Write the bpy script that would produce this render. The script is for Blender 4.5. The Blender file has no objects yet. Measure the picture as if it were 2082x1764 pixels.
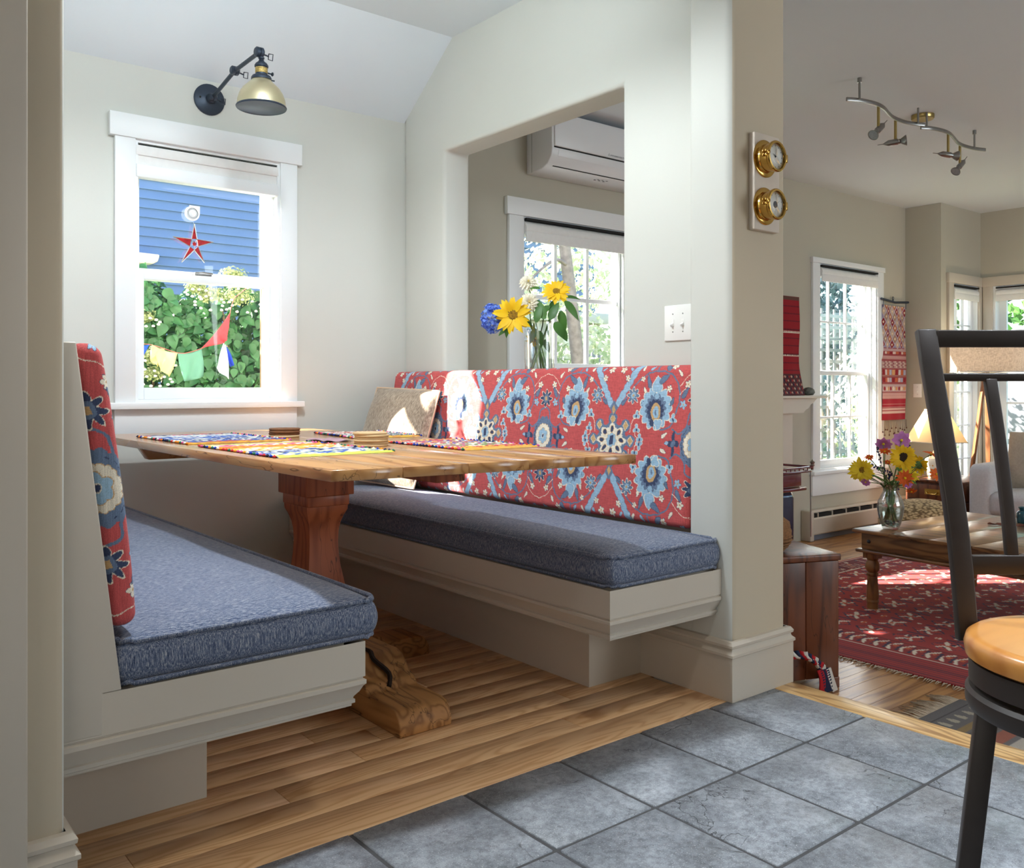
import bpy, bmesh, math, random
import numpy as np
from mathutils import Vector, Matrix
random.seed(7); rng = np.random.default_rng(7)
sc = bpy.context.scene
COL = sc.collection

# ------------------------------------------------------------------ camera
FPX, HOR, U0 = 1815.0, 787.0, 1041.0          # focal length in pixels, horizon row, centre column of 2082x1764
YAW = math.radians(51.1826)
cd = bpy.data.cameras.new('camera'); cam = bpy.data.objects.new('camera', cd); COL.objects.link(cam)
cam.location = (0, 0, 1.0)
cam.rotation_euler = (math.pi/2, 0, YAW - math.pi/2)
cd.sensor_width = 36.0; cd.sensor_fit = 'HORIZONTAL'
cd.lens = FPX/2082*36.0
cd.shift_y = -(882-HOR)/2082.0
cd.clip_start = 0.05; cd.clip_end = 200
sc.camera = cam

# ------------------------------------------------------------------ sky, sun, downlights, added fill lights, exposure
sc.view_settings.view_transform = 'Standard'
sc.view_settings.look = 'None'
sc.view_settings.gamma = 1.0
sc.view_settings.use_curve_mapping = False
sc.view_settings.exposure = 0.42
try:
    sc.cycles.use_denoising = True
    sc.cycles.max_bounces = 10; sc.cycles.diffuse_bounces = 6; sc.cycles.glossy_bounces = 4
    sc.cycles.transmission_bounces = 8; sc.cycles.transparent_max_bounces = 24
    sc.cycles.sample_clamp_indirect = 8.0
except Exception: pass
SUN_DIR = Vector((0.80*0.819, -0.60*0.819, -0.574)).normalized()      # the way the light travels
w = bpy.data.worlds.new('world'); sc.world = w; w.use_nodes = True
nt = w.node_tree; bg = nt.nodes['Background']
sky = nt.nodes.new('ShaderNodeTexSky'); sky.sky_type = 'NISHITA'; sky.sun_disc = False
sky.sun_elevation = math.radians(35); sky.sun_rotation = math.atan2(-0.80, 0.60); sky.air_density = 1.0; sky.dust_density = 1.5; sky.ozone_density = 1.0
nt.links.new(sky.outputs[0], bg.inputs[0]); bg.inputs[1].default_value = 0.50
def lamp(name, kind, loc, direction, energy, color, size=None, size_y=None):
    ld = bpy.data.lights.new(name, kind); ld.energy = energy; ld.color = color
    if kind == 'AREA':
        ld.shape = 'RECTANGLE'; ld.size = size; ld.size_y = size_y or size
    o = bpy.data.objects.new(name, ld); COL.objects.link(o); o.location = loc
    o.rotation_euler = Vector(direction).to_track_quat('-Z', 'Y').to_euler()
    return o
s = lamp('sun', 'SUN', (-4, 6, 8), SUN_DIR, 30.0, (1.0, 0.93, 0.82)); s.data.angle = math.radians(0.8)
lamp('kitchen_fill', 'AREA', (-2.6, -1.2, 1.6), (1, 0.62, 0.06), 20, (1.0, 0.93, 0.83), 2.4, 1.4)  # unseen warm fill, added to brighten the faces turned to the camera
lamp('nook_wall_fill', 'AREA', (1.25, 2.02, 2.42), (0.05, 1, 0.12), 11, (0.84, 0.94, 1.0), 0.9, 0.35)  # unseen fill with no fixture, added to lift nook ceiling and window wall
lamp('living_room_fill', 'AREA', (5.2, -2.6, 1.7), (0.05, 1, 0.22), 75, (0.86, 0.94, 1.0), 2.6, 1.6)  # unseen cool fill, added for the living room walls and ceiling
def downlight(loc, energy, color=(0.92, 0.96, 1.0), ang=104, soft=.07, d=(0, 0, -1)):
    o = lamp('recessed_downlight', 'SPOT', loc, d, energy, color); o.data.spot_size = math.radians(ang); o.data.spot_blend = .35; o.data.shadow_soft_size = soft; return o
downlight((0.97, 2.12, 2.67), 135, (0.88, 0.95, 1.0), ang=153, soft=.06)
downlight((1.42, 0.88, 2.66), 32, (1.0, 0.93, 0.84))
downlight((2.0, 0.15, 2.66), 135, (0.84, 0.92, 1.0), ang=66)

# ------------------------------------------------------------------ helpers
def lin(c):
    out = []
    for v in c:
        v = v/255.0
        out.append(v/12.92 if v <= 0.04045 else ((v+0.055)/1.055)**2.4)
    return tuple(out)
def ray(u, v):
    l = (u-U0)/FPX; fx, fy = math.cos(YAW), math.sin(YAW)
    return Vector((fx+l*fy, fy-l*fx, -(v-HOR)/FPX))
def at(u, v, x=None, y=None, z=None):         # where a sight line meets a plane of the room
    d = ray(u, v)
    t = x/d.x if x is not None else y/d.y if y is not None else (z-1)/d.z
    return Vector((0, 0, 1)) + d*t
def frame(n, up=(0, 0, 1)):                   # matrix whose z axis is n
    n = Vector(n).normalized(); up = Vector(up)
    if abs(n.dot(up)) > .98: up = Vector((0, 1, 0))
    x = up.cross(n).normalized(); y = n.cross(x)
    m = Matrix((x, y, n)).transposed()
    return m
class MB:
    def __init__(s): s.v = []; s.f = []; s.m = []
    def add(s, vs, fs, mi=0, M=None):
        o = len(s.v)
        for p in vs:
            p = Vector(p)
            s.v.append(M @ p if M is not None else p)
        for f in fs: s.f.append(tuple(i+o for i in f)); s.m.append(mi)
        return s
    def box(s, x0, y0, z0, x1, y1, z1, mi=0, M=None):
        vs = [(x0,y0,z0),(x1,y0,z0),(x1,y1,z0),(x0,y1,z0),(x0,y0,z1),(x1,y0,z1),(x1,y1,z1),(x0,y1,z1)]
        return s.add(vs, [(0,3,2,1),(4,5,6,7),(0,1,5,4),(1,2,6,5),(2,3,7,6),(3,0,4,7)], mi, M)
    def tube(s, pts, r, n=8, mi=0, M=None, caps=True, sq=False):
        pts = [Vector(p) for p in pts]; rs = r if isinstance(r, (list, tuple)) else [r]*len(pts)
        vs = []; fs = []; prev = None
        for i, p in enumerate(pts):
            t = (pts[min(i+1, len(pts)-1)]-pts[max(i-1, 0)])
            t = t.normalized() if t.length > 1e-9 else Vector((0,0,1))
            if prev is None:
                a = Vector((0,0,1)) if abs(t.z) < .9 else Vector((1,0,0))
                prev = t.cross(a).normalized()
            prev = (prev - t*prev.dot(t)).normalized(); b = t.cross(prev)
            for k in range(n):
                an = 2*math.pi*(k+(.5 if sq else 0))/n
                vs.append(p + (prev*math.cos(an)+b*math.sin(an))*rs[i])
        for i in range(len(pts)-1):
            for k in range(n):
                k2 = (k+1) % n
                fs.append((i*n+k, i*n+k2, (i+1)*n+k2, (i+1)*n+k))
        if caps:
            fs.append(tuple(reversed(range(n)))); fs.append(tuple((len(pts)-1)*n+k for k in range(n)))
        return s.add(vs, fs, mi, M)
    def lathe(s, prof, c=(0,0,0), n=24, mi=0, M=None, caps=True):
        if tuple(prof[0]) == tuple(prof[-1]): caps = False
        c = Vector(c); vs = []; fs = []
        for r, z in prof:
            for k in range(n):
                an = 2*math.pi*k/n
                vs.append(Vector((r*math.cos(an), r*math.sin(an), z)))
        if M is not None: vs = [M @ p for p in vs]
        vs = [p+c for p in vs]
        for i in range(len(prof)-1):
            for k in range(n):
                k2 = (k+1) % n
                fs.append((i*n+k, i*n+k2, (i+1)*n+k2, (i+1)*n+k))
        if caps and prof[0][0] > 1e-6: fs.append(tuple(reversed(range(n))))
        if caps and prof[-1][0] > 1e-6: fs.append(tuple((len(prof)-1)*n+k for k in range(n)))
        return s.add(vs, fs, mi)
    def prism(s, poly, a, b, f, mi=0):          # poly in 2D, f(p, q, h) -> 3D, h from a to b
        n = len(poly)
        vs = [f(p, q, a) for p, q in poly]+[f(p, q, b) for p, q in poly]
        fs = [tuple(reversed(range(n))), tuple(range(n, 2*n))]
        fs += [(i, (i+1) % n, n+(i+1) % n, n+i) for i in range(n)]
        return s.add(vs, fs, mi)
    def grid(s, A, mi=0, closed=False):
        H = len(A); W = len(A[0]); vs = [p for row in A for p in row]; fs = []
        for i in range(H-1):
            for j in range(W if closed else W-1):
                j2 = (j+1) % W
                fs.append((i*W+j, i*W+j2, (i+1)*W+j2, (i+1)*W+j))
        return s.add(vs, fs, mi)
    def sweep(s, path, prof, side=1, mi=0):     # moulding: prof (out, z) swept along an xy path with mitred corners
        pts = [Vector((p[0], p[1])) for p in path]; n = len(pts); rows = []
        for i in range(n):
            d0 = (pts[i]-pts[i-1]).normalized() if i > 0 else (pts[1]-pts[0]).normalized()
            d1 = (pts[i+1]-pts[i]).normalized() if i < n-1 else d0
            n0 = Vector((d0.y, -d0.x))*side; n1 = Vector((d1.y, -d1.x))*side
            m = (n0+n1); m = m/max(m.dot(n0), 1e-6)
            rows.append([Vector((pts[i].x+m.x*o, pts[i].y+m.y*o, z)) for o, z in prof])
        s.grid(rows, mi); o = len(s.v)-n*len(prof); k = len(prof)
        s.f.append(tuple(o+j for j in range(k))); s.m.append(mi)
        s.f.append(tuple(o+(n-1)*k+j for j in reversed(range(k)))); s.m.append(mi)
        return s
ORG = {}
def mk(name, vs, fs, mats, parent=None, smooth=None, bevel=0, seg=2, loc=None, mi=None, fix=True):
    if parent is not None: org = ORG[parent.name]
    elif loc is not None: org = Vector(loc)
    else:
        xs = [p[0] for p in vs]; ys = [p[1] for p in vs]; zs = [p[2] for p in vs]
        org = Vector(((min(xs)+max(xs))/2, (min(ys)+max(ys))/2, min(zs)))
    me = bpy.data.meshes.new(name)
    me.from_pydata([(p[0]-org.x, p[1]-org.y, p[2]-org.z) for p in vs], [], fs)
    for m in (mats if isinstance(mats, (list, tuple)) else [mats]): me.materials.append(m)
    if mi is not None and any(mi): me.polygons.foreach_set('material_index', mi)
    if fix or bevel:
        bm = bmesh.new(); bm.from_mesh(me)
        if fix: bmesh.ops.recalc_face_normals(bm, faces=bm.faces[:])
        if bevel:
            es = [e for e in bm.edges if len(e.link_faces) == 2 and e.calc_face_angle(0) > .5]
            bmesh.ops.bevel(bm, geom=es, offset=bevel, segments=seg, affect='EDGES', profile=.5, clamp_overlap=True)
        bm.to_mesh(me); bm.free()
    if smooth is not None or bevel:
        me.polygons.foreach_set('use_smooth', [True]*len(me.polygons))
        me.set_sharp_from_angle(angle=math.radians(smooth if smooth is not None else 50))
    o = bpy.data.objects.new(name, me); COL.objects.link(o)
    if parent is not None: o.parent = parent
    else: o.location = org
    ORG[o.name] = org
    return o
def build(name, mb, mats, parent=None, **k): return mk(name, mb.v, mb.f, mats, parent, mi=mb.m, **k)
def tag(o, label, cat, group=None, kind=None):
    if label: o['label'] = label
    if cat: o['category'] = cat
    if group: o['group'] = group
    if kind: o['kind'] = kind
    return o
def thing(name, label, cat, loc=(0,0,0), group=None, kind=None):
    o = bpy.data.objects.new(name, None); COL.objects.link(o); o.location = loc; o.empty_display_size = .05
    ORG[o.name] = Vector(loc)
    return tag(o, label, cat, group, kind)
def dup(root, loc, rotz=None, label=None):
    def cp(o, par):
        c = o.copy(); COL.objects.link(c); ORG[c.name] = ORG[o.name]
        if par is not None: c.parent = par
        for ch in list(o.children): cp(ch, c)
        return c
    r = cp(root, None); r.location = loc
    if rotz is not None: r.rotation_euler.z = rotz
    if label: r['label'] = label
    return r
def P1(name, parent, mats, *boxes, **k):        # a part made of boxes
    m = MB()
    for b in boxes: m.box(*b)
    return build(name, m, mats, parent, **k)
def npmesh(name, V, F, mats, parent=None, col=None, loc=None, smooth=True):     # big meshes from arrays, col = linear rgb per vertex
    org = ORG[parent.name] if parent is not None else Vector(loc) if loc is not None else Vector(((V[:,0].min()+V[:,0].max())/2, (V[:,1].min()+V[:,1].max())/2, V[:,2].min()))
    V = np.asarray(V, dtype=np.float32) - np.array(org, dtype=np.float32); F = np.asarray(F, dtype=np.int32); k = F.shape[1]
    me = bpy.data.meshes.new(name)
    me.vertices.add(len(V)); me.vertices.foreach_set('co', V.ravel())
    me.loops.add(F.size); me.loops.foreach_set('vertex_index', F.ravel())
    me.polygons.add(len(F)); me.polygons.foreach_set('loop_start', np.arange(len(F), dtype=np.int32)*k)
    me.polygons.foreach_set('use_smooth', np.full(len(F), bool(smooth)))
    me.update(calc_edges=True); me.validate()
    if col is not None:
        a = me.color_attributes.new('Col', 'FLOAT_COLOR', 'POINT')
        C = np.ones((len(V), 4), dtype=np.float32); C[:, :3] = col; a.data.foreach_set('color', C.ravel())
    for m in (mats if isinstance(mats, (list, tuple)) else [mats]): me.materials.append(m)
    o = bpy.data.objects.new(name, me); COL.objects.link(o)
    if parent is not None: o.parent = parent
    else: o.location = org
    ORG[o.name] = org
    return o
def rbox(L, N, r):
    """closed rounded box as arrays: size L, cells N per axis, corner radius r; returns V (centred), F"""
    nx, ny, nz = N; key = {}
    fs = []
    def idx(I, J, K): return (I*(ny+1)+J)*(nz+1)+K
    def face(A, B, fn):
        a, b = np.meshgrid(np.arange(A), np.arange(B), indexing='ij')
        q = [fn(a, b), fn(a+1, b), fn(a+1, b+1), fn(a, b+1)]
        fs.append(np.stack([x.ravel() for x in q], 1))
    face(ny, nz, lambda a, b: idx(nx, a, b)); face(nz, ny, lambda a, b: idx(0, b, a))
    face(nz, nx, lambda a, b: idx(b, ny, a)); face(nx, nz, lambda a, b: idx(a, 0, b))
    face(nx, ny, lambda a, b: idx(a, b, nz)); face(ny, nx, lambda a, b: idx(b, a, 0))
    F = np.concatenate(fs); u, inv = np.unique(F, return_inverse=True); F = inv.reshape(F.shape)
    K = u % (nz+1); J = (u//(nz+1)) % (ny+1); I = u//((nz+1)*(ny+1))
    V = np.stack([(I/nx-.5)*L[0], (J/ny-.5)*L[1], (K/nz-.5)*L[2]], 1).astype(float)
    r3 = np.minimum(r, np.array(L)/2*.999); h = np.array(L)/2 - r3
    inner = np.clip(V, -h, h); d = V-inner; n = np.linalg.norm(d/r3, axis=1, keepdims=True); n[n < 1e-9] = 1
    m = np.max(np.abs(d/r3), axis=1, keepdims=True)
    V = inner + d/n*np.where(m > 0, m, 1)
    return V, F

# ------------------------------------------------------------------ materials
def newmat(name):
    m = bpy.data.materials.new(name); m.use_nodes = True
    return m, m.node_tree, m.node_tree.nodes['Principled BSDF']
def nd(t, typ, **k):
    n = t.nodes.new(typ)
    for a, b in k.items():
        if a[0] == 'i' and a[1:].isdigit(): n.inputs[int(a[1:])].default_value = b
        else: setattr(n, a, b)
    return n
def coords(t, scale=(1,1,1), rnd=True, kind='Object'):
    tc = nd(t, 'ShaderNodeTexCoord'); mp = nd(t, 'ShaderNodeMapping'); mp.inputs['Scale'].default_value = scale
    if rnd:
        oi = nd(t, 'ShaderNodeObjectInfo'); mu = nd(t, 'ShaderNodeVectorMath', operation='MULTIPLY_ADD')
        cb = nd(t, 'ShaderNodeCombineXYZ')
        for i, k in enumerate((17.3, 31.7, 11.9)):
            q = nd(t, 'ShaderNodeMath', operation='MULTIPLY'); q.inputs[1].default_value = k
            t.links.new(oi.outputs['Random'], q.inputs[0]); t.links.new(q.outputs[0], cb.inputs[i])
        ad = nd(t, 'ShaderNodeVectorMath', operation='ADD')
        t.links.new(tc.outputs[kind], ad.inputs[0]); t.links.new(cb.outputs[0], ad.inputs[1]); t.links.new(ad.outputs[0], mp.inputs['Vector'])
        t.nodes.remove(mu)
    else: t.links.new(tc.outputs[kind], mp.inputs['Vector'])
    return mp.outputs[0]
def noise(t, vec, scale, detail=3, rough=.5, dist=0):
    n = nd(t, 'ShaderNodeTexNoise'); n.inputs['Scale'].default_value = scale; n.inputs['Detail'].default_value = detail
    n.inputs['Roughness'].default_value = rough; n.inputs['Distortion'].default_value = dist
    t.links.new(vec, n.inputs['Vector']); return n.outputs['Fac']
def ramp(t, fac, stops, interp='LINEAR'):
    r = nd(t, 'ShaderNodeValToRGB'); cr = r.color_ramp; cr.interpolation = interp
    while len(cr.elements) < len(stops): cr.elements.new(.5)
    for e, (p, c) in zip(cr.elements, stops):
        e.position = p; e.color = (*c[:3], 1) if not isinstance(c, (int, float)) else (c, c, c, 1)
    t.links.new(fac, r.inputs[0]); return r.outputs[0]
def mathn(t, op, a, b=None, c=None):
    m = nd(t, 'ShaderNodeMath', operation=op)
    for i, v in enumerate((a, b, c)):
        if v is None: continue
        if isinstance(v, (int, float)): m.inputs[i].default_value = v
        else: t.links.new(v, m.inputs[i])
    return m.outputs[0]
def mixc(t, fac, a, b, mode='MIX'):
    m = nd(t, 'ShaderNodeMix', data_type='RGBA', blend_type=mode)
    for i, v in ((0, fac), (6, a), (7, b)):
        if isinstance(v, (int, float)): m.inputs[i].default_value = v
        elif isinstance(v, tuple): m.inputs[i].default_value = (*v[:3], 1)
        else: t.links.new(v, m.inputs[i])
    return m.outputs[2]
def bump(t, bs, h, strength=.2, dist=.002):
    b = nd(t, 'ShaderNodeBump'); b.inputs['Strength'].default_value = strength; b.inputs['Distance'].default_value = dist
    t.links.new(h, b.inputs['Height']); t.links.new(b.outputs[0], bs.inputs['Normal'])
def plain(name, rgb, rough=.5, metal=0, var=.06, nscale=6, bscale=0, bstr=.1, spec=.5, coat=0, emit=None, trans=0, alpha=1, sub=0):
    m, t, b = newmat(name); c = lin(rgb)
    b.inputs['Roughness'].default_value = rough; b.inputs['Metallic'].default_value = metal
    b.inputs['Specular IOR Level'].default_value = spec
    v = coords(t)
    lo = tuple(x*(1-var) for x in c); hi = tuple(min(1, x*(1+var)) for x in c)
    t.links.new(ramp(t, noise(t, v, nscale, 3), [(.3, lo), (.7, hi)]), b.inputs['Base Color'])
    if bscale: bump(t, b, noise(t, v, bscale, 2), bstr, .002)
    if coat: b.inputs['Coat Weight'].default_value = coat; b.inputs['Coat Roughness'].default_value = .1
    if emit: b.inputs['Emission Color'].default_value = (*lin(emit[0]), 1); b.inputs['Emission Strength'].default_value = emit[1]
    if trans: b.inputs['Transmission Weight'].default_value = trans
    if sub: b.inputs['Subsurface Weight'].default_value = sub; b.inputs['Subsurface Radius'].default_value = (.02, .02, .02)
    return m
def wood(name, light, dark, axis=0, rings=10, across=9, rough=.45, coat=0, tint=.12, fine=.25, spec=.4, crack=0):
    m, t, b = newmat(name); L, D = lin(light), lin(dark)
    sca = [across]*3; sca[axis] = across*.11
    v = coords(t, tuple(sca))
    n = noise(t, v, 1.0, 2, .45, .25)
    s = mathn(t, 'SINE', mathn(t, 'MULTIPLY', n, rings*6.28))
    g = mathn(t, 'POWER', mathn(t, 'MULTIPLY_ADD', s, .5, .5), 1.6)
    sf = [90]*3; sf[axis] = 3
    f = noise(t, coords(t, tuple(sf)), 1.0, 3, .6)
    mixf = mathn(t, 'ADD', mathn(t, 'MULTIPLY', g, 1-fine), mathn(t, 'MULTIPLY', f, fine))
    col = ramp(t, mixf, [(.08, L), (.55, tuple(l*.62+d*.38 for l, d in zip(L, D))), (1, D)])
    oi = nd(t, 'ShaderNodeObjectInfo')
    br = mathn(t, 'MULTIPLY_ADD', oi.outputs['Random'], 2*tint, 1-tint)
    hs = nd(t, 'ShaderNodeHueSaturation'); t.links.new(col, hs.inputs['Color']); t.links.new(br, hs.inputs['Value'])
    out = hs.outputs[0]
    if crack:
        sk = [7]*3; sk[axis] = .9
        k = noise(t, coords(t, tuple(sk)), 1.0, 4, .6)
        km = ramp(t, mathn(t, 'ABSOLUTE', mathn(t, 'SUBTRACT', k, .5)), [(0, 1.0), (.006*crack, 0.0)])
        out = mixc(t, mathn(t, 'MULTIPLY', km, .75), out, lin((38, 24, 16)))
    t.links.new(out, b.inputs['Base Color'])
    b.inputs['Roughness'].default_value = rough; b.inputs['Specular IOR Level'].default_value = spec
    if coat: b.inputs['Coat Weight'].default_value = coat; b.inputs['Coat Roughness'].default_value = .18
    bump(t, b, mixf, .08, .001)
    return m
def printed(name, rough=.9, weave=900, wstr=.25, amp=.30, slub=True):      # flat print carried as mesh colour, woven in the shader
    m, t, b = newmat(name)
    a = nd(t, 'ShaderNodeAttribute', attribute_name='Col'); c = a.outputs['Color']
    if slub:
        h = noise(t, coords(t, (weave*.5, weave*.035, weave*.5), False), 1, 3, .6)
        vv = noise(t, coords(t, (weave*.5, weave*.5, weave*.03), False), 1, 3, .6)
        k = mathn(t, 'ADD', mathn(t, 'MULTIPLY', h, .6), mathn(t, 'MULTIPLY', vv, .6))
        k = mathn(t, 'MULTIPLY_ADD', k, 2.6*amp*2, 1-1.56*amp*2*.98)
    else:
        k = mathn(t, 'MULTIPLY_ADD', noise(t, coords(t, (weave,)*3, False), 1, 2, .6), amp*2, 1-amp)
    mm = nd(t, 'ShaderNodeVectorMath', operation='SCALE'); t.links.new(c, mm.inputs[0]); t.links.new(k, mm.inputs['Scale'])
    t.links.new(mm.outputs[0], b.inputs['Base Color'])
    b.inputs['Roughness'].default_value = rough; b.inputs['Specular IOR Level'].default_value = .15
    b.inputs['Sheen Weight'].default_value = .1
    bump(t, b, k, wstr, .001)
    return m
def paneglass(name, tint=(1,1,1), gl=.06):
    m = bpy.data.materials.new(name); m.use_nodes = True; t = m.node_tree
    t.nodes.remove(t.nodes['Principled BSDF']); out = t.nodes['Material Output']
    tr = nd(t, 'ShaderNodeBsdfTransparent'); tr.inputs[0].default_value = (*tint, 1)
    gs = nd(t, 'ShaderNodeBsdfGlossy'); gs.inputs['Roughness'].default_value = .02
    fr = nd(t, 'ShaderNodeLayerWeight'); fr.inputs['Blend'].default_value = .5
    mx = nd(t, 'ShaderNodeMixShader')
    t.links.new(mathn(t, 'MULTIPLY_ADD', mathn(t, 'POWER', fr.outputs['Facing'], 4.0), .5, gl*.5), mx.inputs[0])
    t.links.new(tr.outputs[0], mx.inputs[1]); t.links.new(gs.outputs[0], mx.inputs[2]); t.links.new(mx.outputs[0], out.inputs[0])
    return m
def vaseglass(name, tint):
    m = bpy.data.materials.new(name); m.use_nodes = True; t = m.node_tree
    t.nodes.remove(t.nodes['Principled BSDF']); out = t.nodes['Material Output']
    tr = nd(t, 'ShaderNodeBsdfTransparent'); tr.inputs[0].default_value = (*tint, 1)
    gs = nd(t, 'ShaderNodeBsdfGlossy'); gs.inputs['Roughness'].default_value = .03
    lw = nd(t, 'ShaderNodeLayerWeight'); lw.inputs['Blend'].default_value = .35
    mx = nd(t, 'ShaderNodeMixShader')
    t.links.new(mathn(t, 'MULTIPLY_ADD', lw.outputs['Facing'], .7, .06), mx.inputs[0])
    t.links.new(tr.outputs[0], mx.inputs[1]); t.links.new(gs.outputs[0], mx.inputs[2]); t.links.new(mx.outputs[0], out.inputs[0])
    return m
def leafmat(name, c1, c2, rough=.45, trans=.25, var=True):
    m, t, b = newmat(name)
    v = coords(t)
    f = noise(t, v, 3.0, 2)
    if var:
        gi = nd(t, 'ShaderNodeNewGeometry')
        f = mathn(t, 'ADD', mathn(t, 'MULTIPLY', gi.outputs['Random Per Island'], .75), mathn(t, 'MULTIPLY', f, .3))
    c = ramp(t, f, [(.15, lin(c1)), (.9, lin(c2))])
    t.links.new(c, b.inputs['Base Color']); b.inputs['Roughness'].default_value = rough
    if trans:
        out = t.nodes['Material Output']; tl = nd(t, 'ShaderNodeBsdfTranslucent'); t.links.new(c, tl.inputs[0])
        mx = nd(t, 'ShaderNodeMixShader'); mx.inputs[0].default_value = trans
        t.links.new(b.outputs[0], mx.inputs[1]); t.links.new(tl.outputs[0], mx.inputs[2]); t.links.new(mx.outputs[0], out.inputs[0])
    return m
def tweed(name, dark, mid, light):
    m, t, b = newmat(name)
    g = nd(t, 'ShaderNodeNewGeometry'); sp = nd(t, 'ShaderNodeSeparateXYZ'); t.links.new(g.outputs['Normal'], sp.inputs[0])
    up = mathn(t, 'GREATER_THAN', sp.outputs[2], .55)
    a = noise(t, coords(t, (90, 760, 90), False), 1, 4, .65)
    c = noise(t, coords(t, (640, 640, 62), False), 1, 4, .65)
    f = nd(t, 'ShaderNodeMix', data_type='FLOAT'); t.links.new(up, f.inputs[0]); t.links.new(c, f.inputs[2]); t.links.new(a, f.inputs[3])
    w2 = noise(t, coords(t, (700, 700, 700), False), 1, 1)
    k = mathn(t, 'ADD', mathn(t, 'MULTIPLY', f.outputs[0], .8), mathn(t, 'MULTIPLY', w2, .2))
    col = ramp(t, k, [(.34, lin(dark)), (.5, lin(mid)), (.66, lin(light))])
    t.links.new(col, b.inputs['Base Color']); b.inputs['Roughness'].default_value = .95; b.inputs['Specular IOR Level'].default_value = .1
    b.inputs['Sheen Weight'].default_value = .25; b.inputs['Sheen Roughness'].default_value = .4
    bump(t, b, k, .35, .0015)
    return m
M_PAINT = plain('wall_paint', (207, 208, 201), .75, var=.015, nscale=2, bscale=220, bstr=.04, spec=.25)
M_PAINT2 = plain('living_room_paint', (184, 180, 165), .75, var=.015, nscale=2, bscale=220, bstr=.04, spec=.25)
M_PAINT3 = plain('front_face_tan', (198, 186, 164), .75, var=.015, nscale=2, bscale=220, bstr=.04, spec=.25)
M_CEIL = plain('ceiling_paint', (220, 228, 234), .85, var=.01, nscale=2, bscale=200, bstr=.03, spec=.2)
M_TRIM = plain('trim_paint', (200, 191, 177), .38, var=.012, nscale=3, bscale=60, bstr=.03, spec=.4)
M_WTRIM = plain('window_trim_paint', (232, 235, 236), .4, var=.01, nscale=3, spec=.4)
M_SASH = plain('window_paint', (234, 238, 240), .4, var=.01, nscale=3, spec=.4)
M_GLASS = paneglass('window_glass')
M_BLIND = plain('blind_fabric', (232, 232, 230), .8, var=.02, nscale=40, bscale=500, bstr=.1)
M_BLACK = plain('black_metal', (56, 66, 80), .40, .5, var=.08, nscale=20, bscale=90, bstr=.05)
M_DARKGAP = plain('dark_gap', (30, 30, 30), .9)
M_BRASS = plain('polished_brass', (205, 165, 88), .16, 1.0, var=.06, nscale=14)
M_STEEL = plain('brushed_nickel', (150, 150, 148), .3, 1.0, var=.05, nscale=30)
# ================================================================== STRUCTURE
YB = 3.95; ZF = -0.178; XW = 2.463; ZL = 2.572
def S(name, mb, mat, label, cat, parent=None, **k):
    o = build(name, mb, mat, parent, **k)
    return tag(o, label, cat, None, 'structure')
# ---- back (outside) wall with three window holes
HOLES = [(1.124, 1.774, .935, 2.05), (3.247, 4.13, 1.04, 1.977), (6.256, 7.118, .345, 1.97)]
m = MB(); xs = [-4.0]
for x0, x1, z0, z1 in HOLES:
    m.box(xs[-1], YB, -.5, x0, YB+.15, 3.0); m.box(x0, YB, -.5, x1, YB+.15, z0); m.box(x0, YB, z1, x1, YB+.15, 3.0); xs.append(x1)
m.box(xs[-1], YB, -.5, 7.75, YB+.15, 3.0)
m.box(-4.15, -4, -.5, -4, YB+.15, 3.0)
wb = S('wall_back', m, M_PAINT, 'long outside wall behind the table, pierced by the tall windows', 'wall')
wb.data.materials.append(M_PAINT2)                  # the living room side of the partition is painted tan
bm = bmesh.new(); bm.from_mesh(wb.data); ox = wb.location.x
bmesh.ops.bisect_plane(bm, geom=bm.verts[:]+bm.edges[:]+bm.faces[:], plane_co=(2.55-ox, 0, 0), plane_no=(1, 0, 0))
for f_ in bm.faces:
    if f_.calc_center_median().x+ox > 2.55: f_.material_index = 1
bm.to_mesh(wb.data); bm.free()
# ---- left wall of the nook and the wall end in front of it
m = MB(); m.box(.237, 1.78, -.1, .387, YB, 2.75)
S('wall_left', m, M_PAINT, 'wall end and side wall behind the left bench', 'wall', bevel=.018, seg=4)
m = MB(); m.box(-4, 1.80, -.1, .237, 1.95, 2.75)
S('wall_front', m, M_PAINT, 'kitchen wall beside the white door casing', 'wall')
# ---- right wall with the pass-through opening
m = MB(); A, B = (1.95, 2.391), (3.59, YB)
def frm(x):
    o = [(x, 1.95, -.2), (x, YB, -.2), (x, YB, 2.75), (x, 1.95, 2.75)]
    i = [(x, 2.391, 1.04), (x, 3.59, 1.04), (x, 3.59, 2.15), (x, 2.391, 2.15)]
    return o+i
vs = frm(XW)+frm(2.62); fs = []
for b in (0, 8):
    for k in range(4): fs.append((b+k, b+(k+1) % 4, b+4+(k+1) % 4, b+4+k))
for k in range(4):
    fs.append((k, (k+1) % 4, 8+(k+1) % 4, 8+k)); fs.append((4+k, 4+(k+1) % 4, 12+(k+1) % 4, 12+k))
S('wall_right', MB().add(vs, fs), M_PAINT, 'partition with the rounded pass-through opening above the right bench', 'wall', bevel=.02, seg=4)
m = MB(); m.box(2.33, 1.78, -.2, 2.63, 1.96, 2.75)
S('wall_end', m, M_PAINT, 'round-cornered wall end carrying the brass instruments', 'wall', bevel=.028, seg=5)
m = MB(); m.box(2.33, 1.94, -.2, 2.47, YB, .40)
S('wall_right_lower', m, M_PAINT, 'low wall behind the plinth of the right bench', 'wall')
for o_ in [q_ for q_ in COL.objects if q_.name in ('wall_left', 'wall_end', 'wall_front')]:        # front faces are coloured tan, the others keep the pale tone
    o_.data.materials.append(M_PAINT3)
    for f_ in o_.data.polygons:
        if f_.normal.y < -.75: f_.material_index = 1
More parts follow.
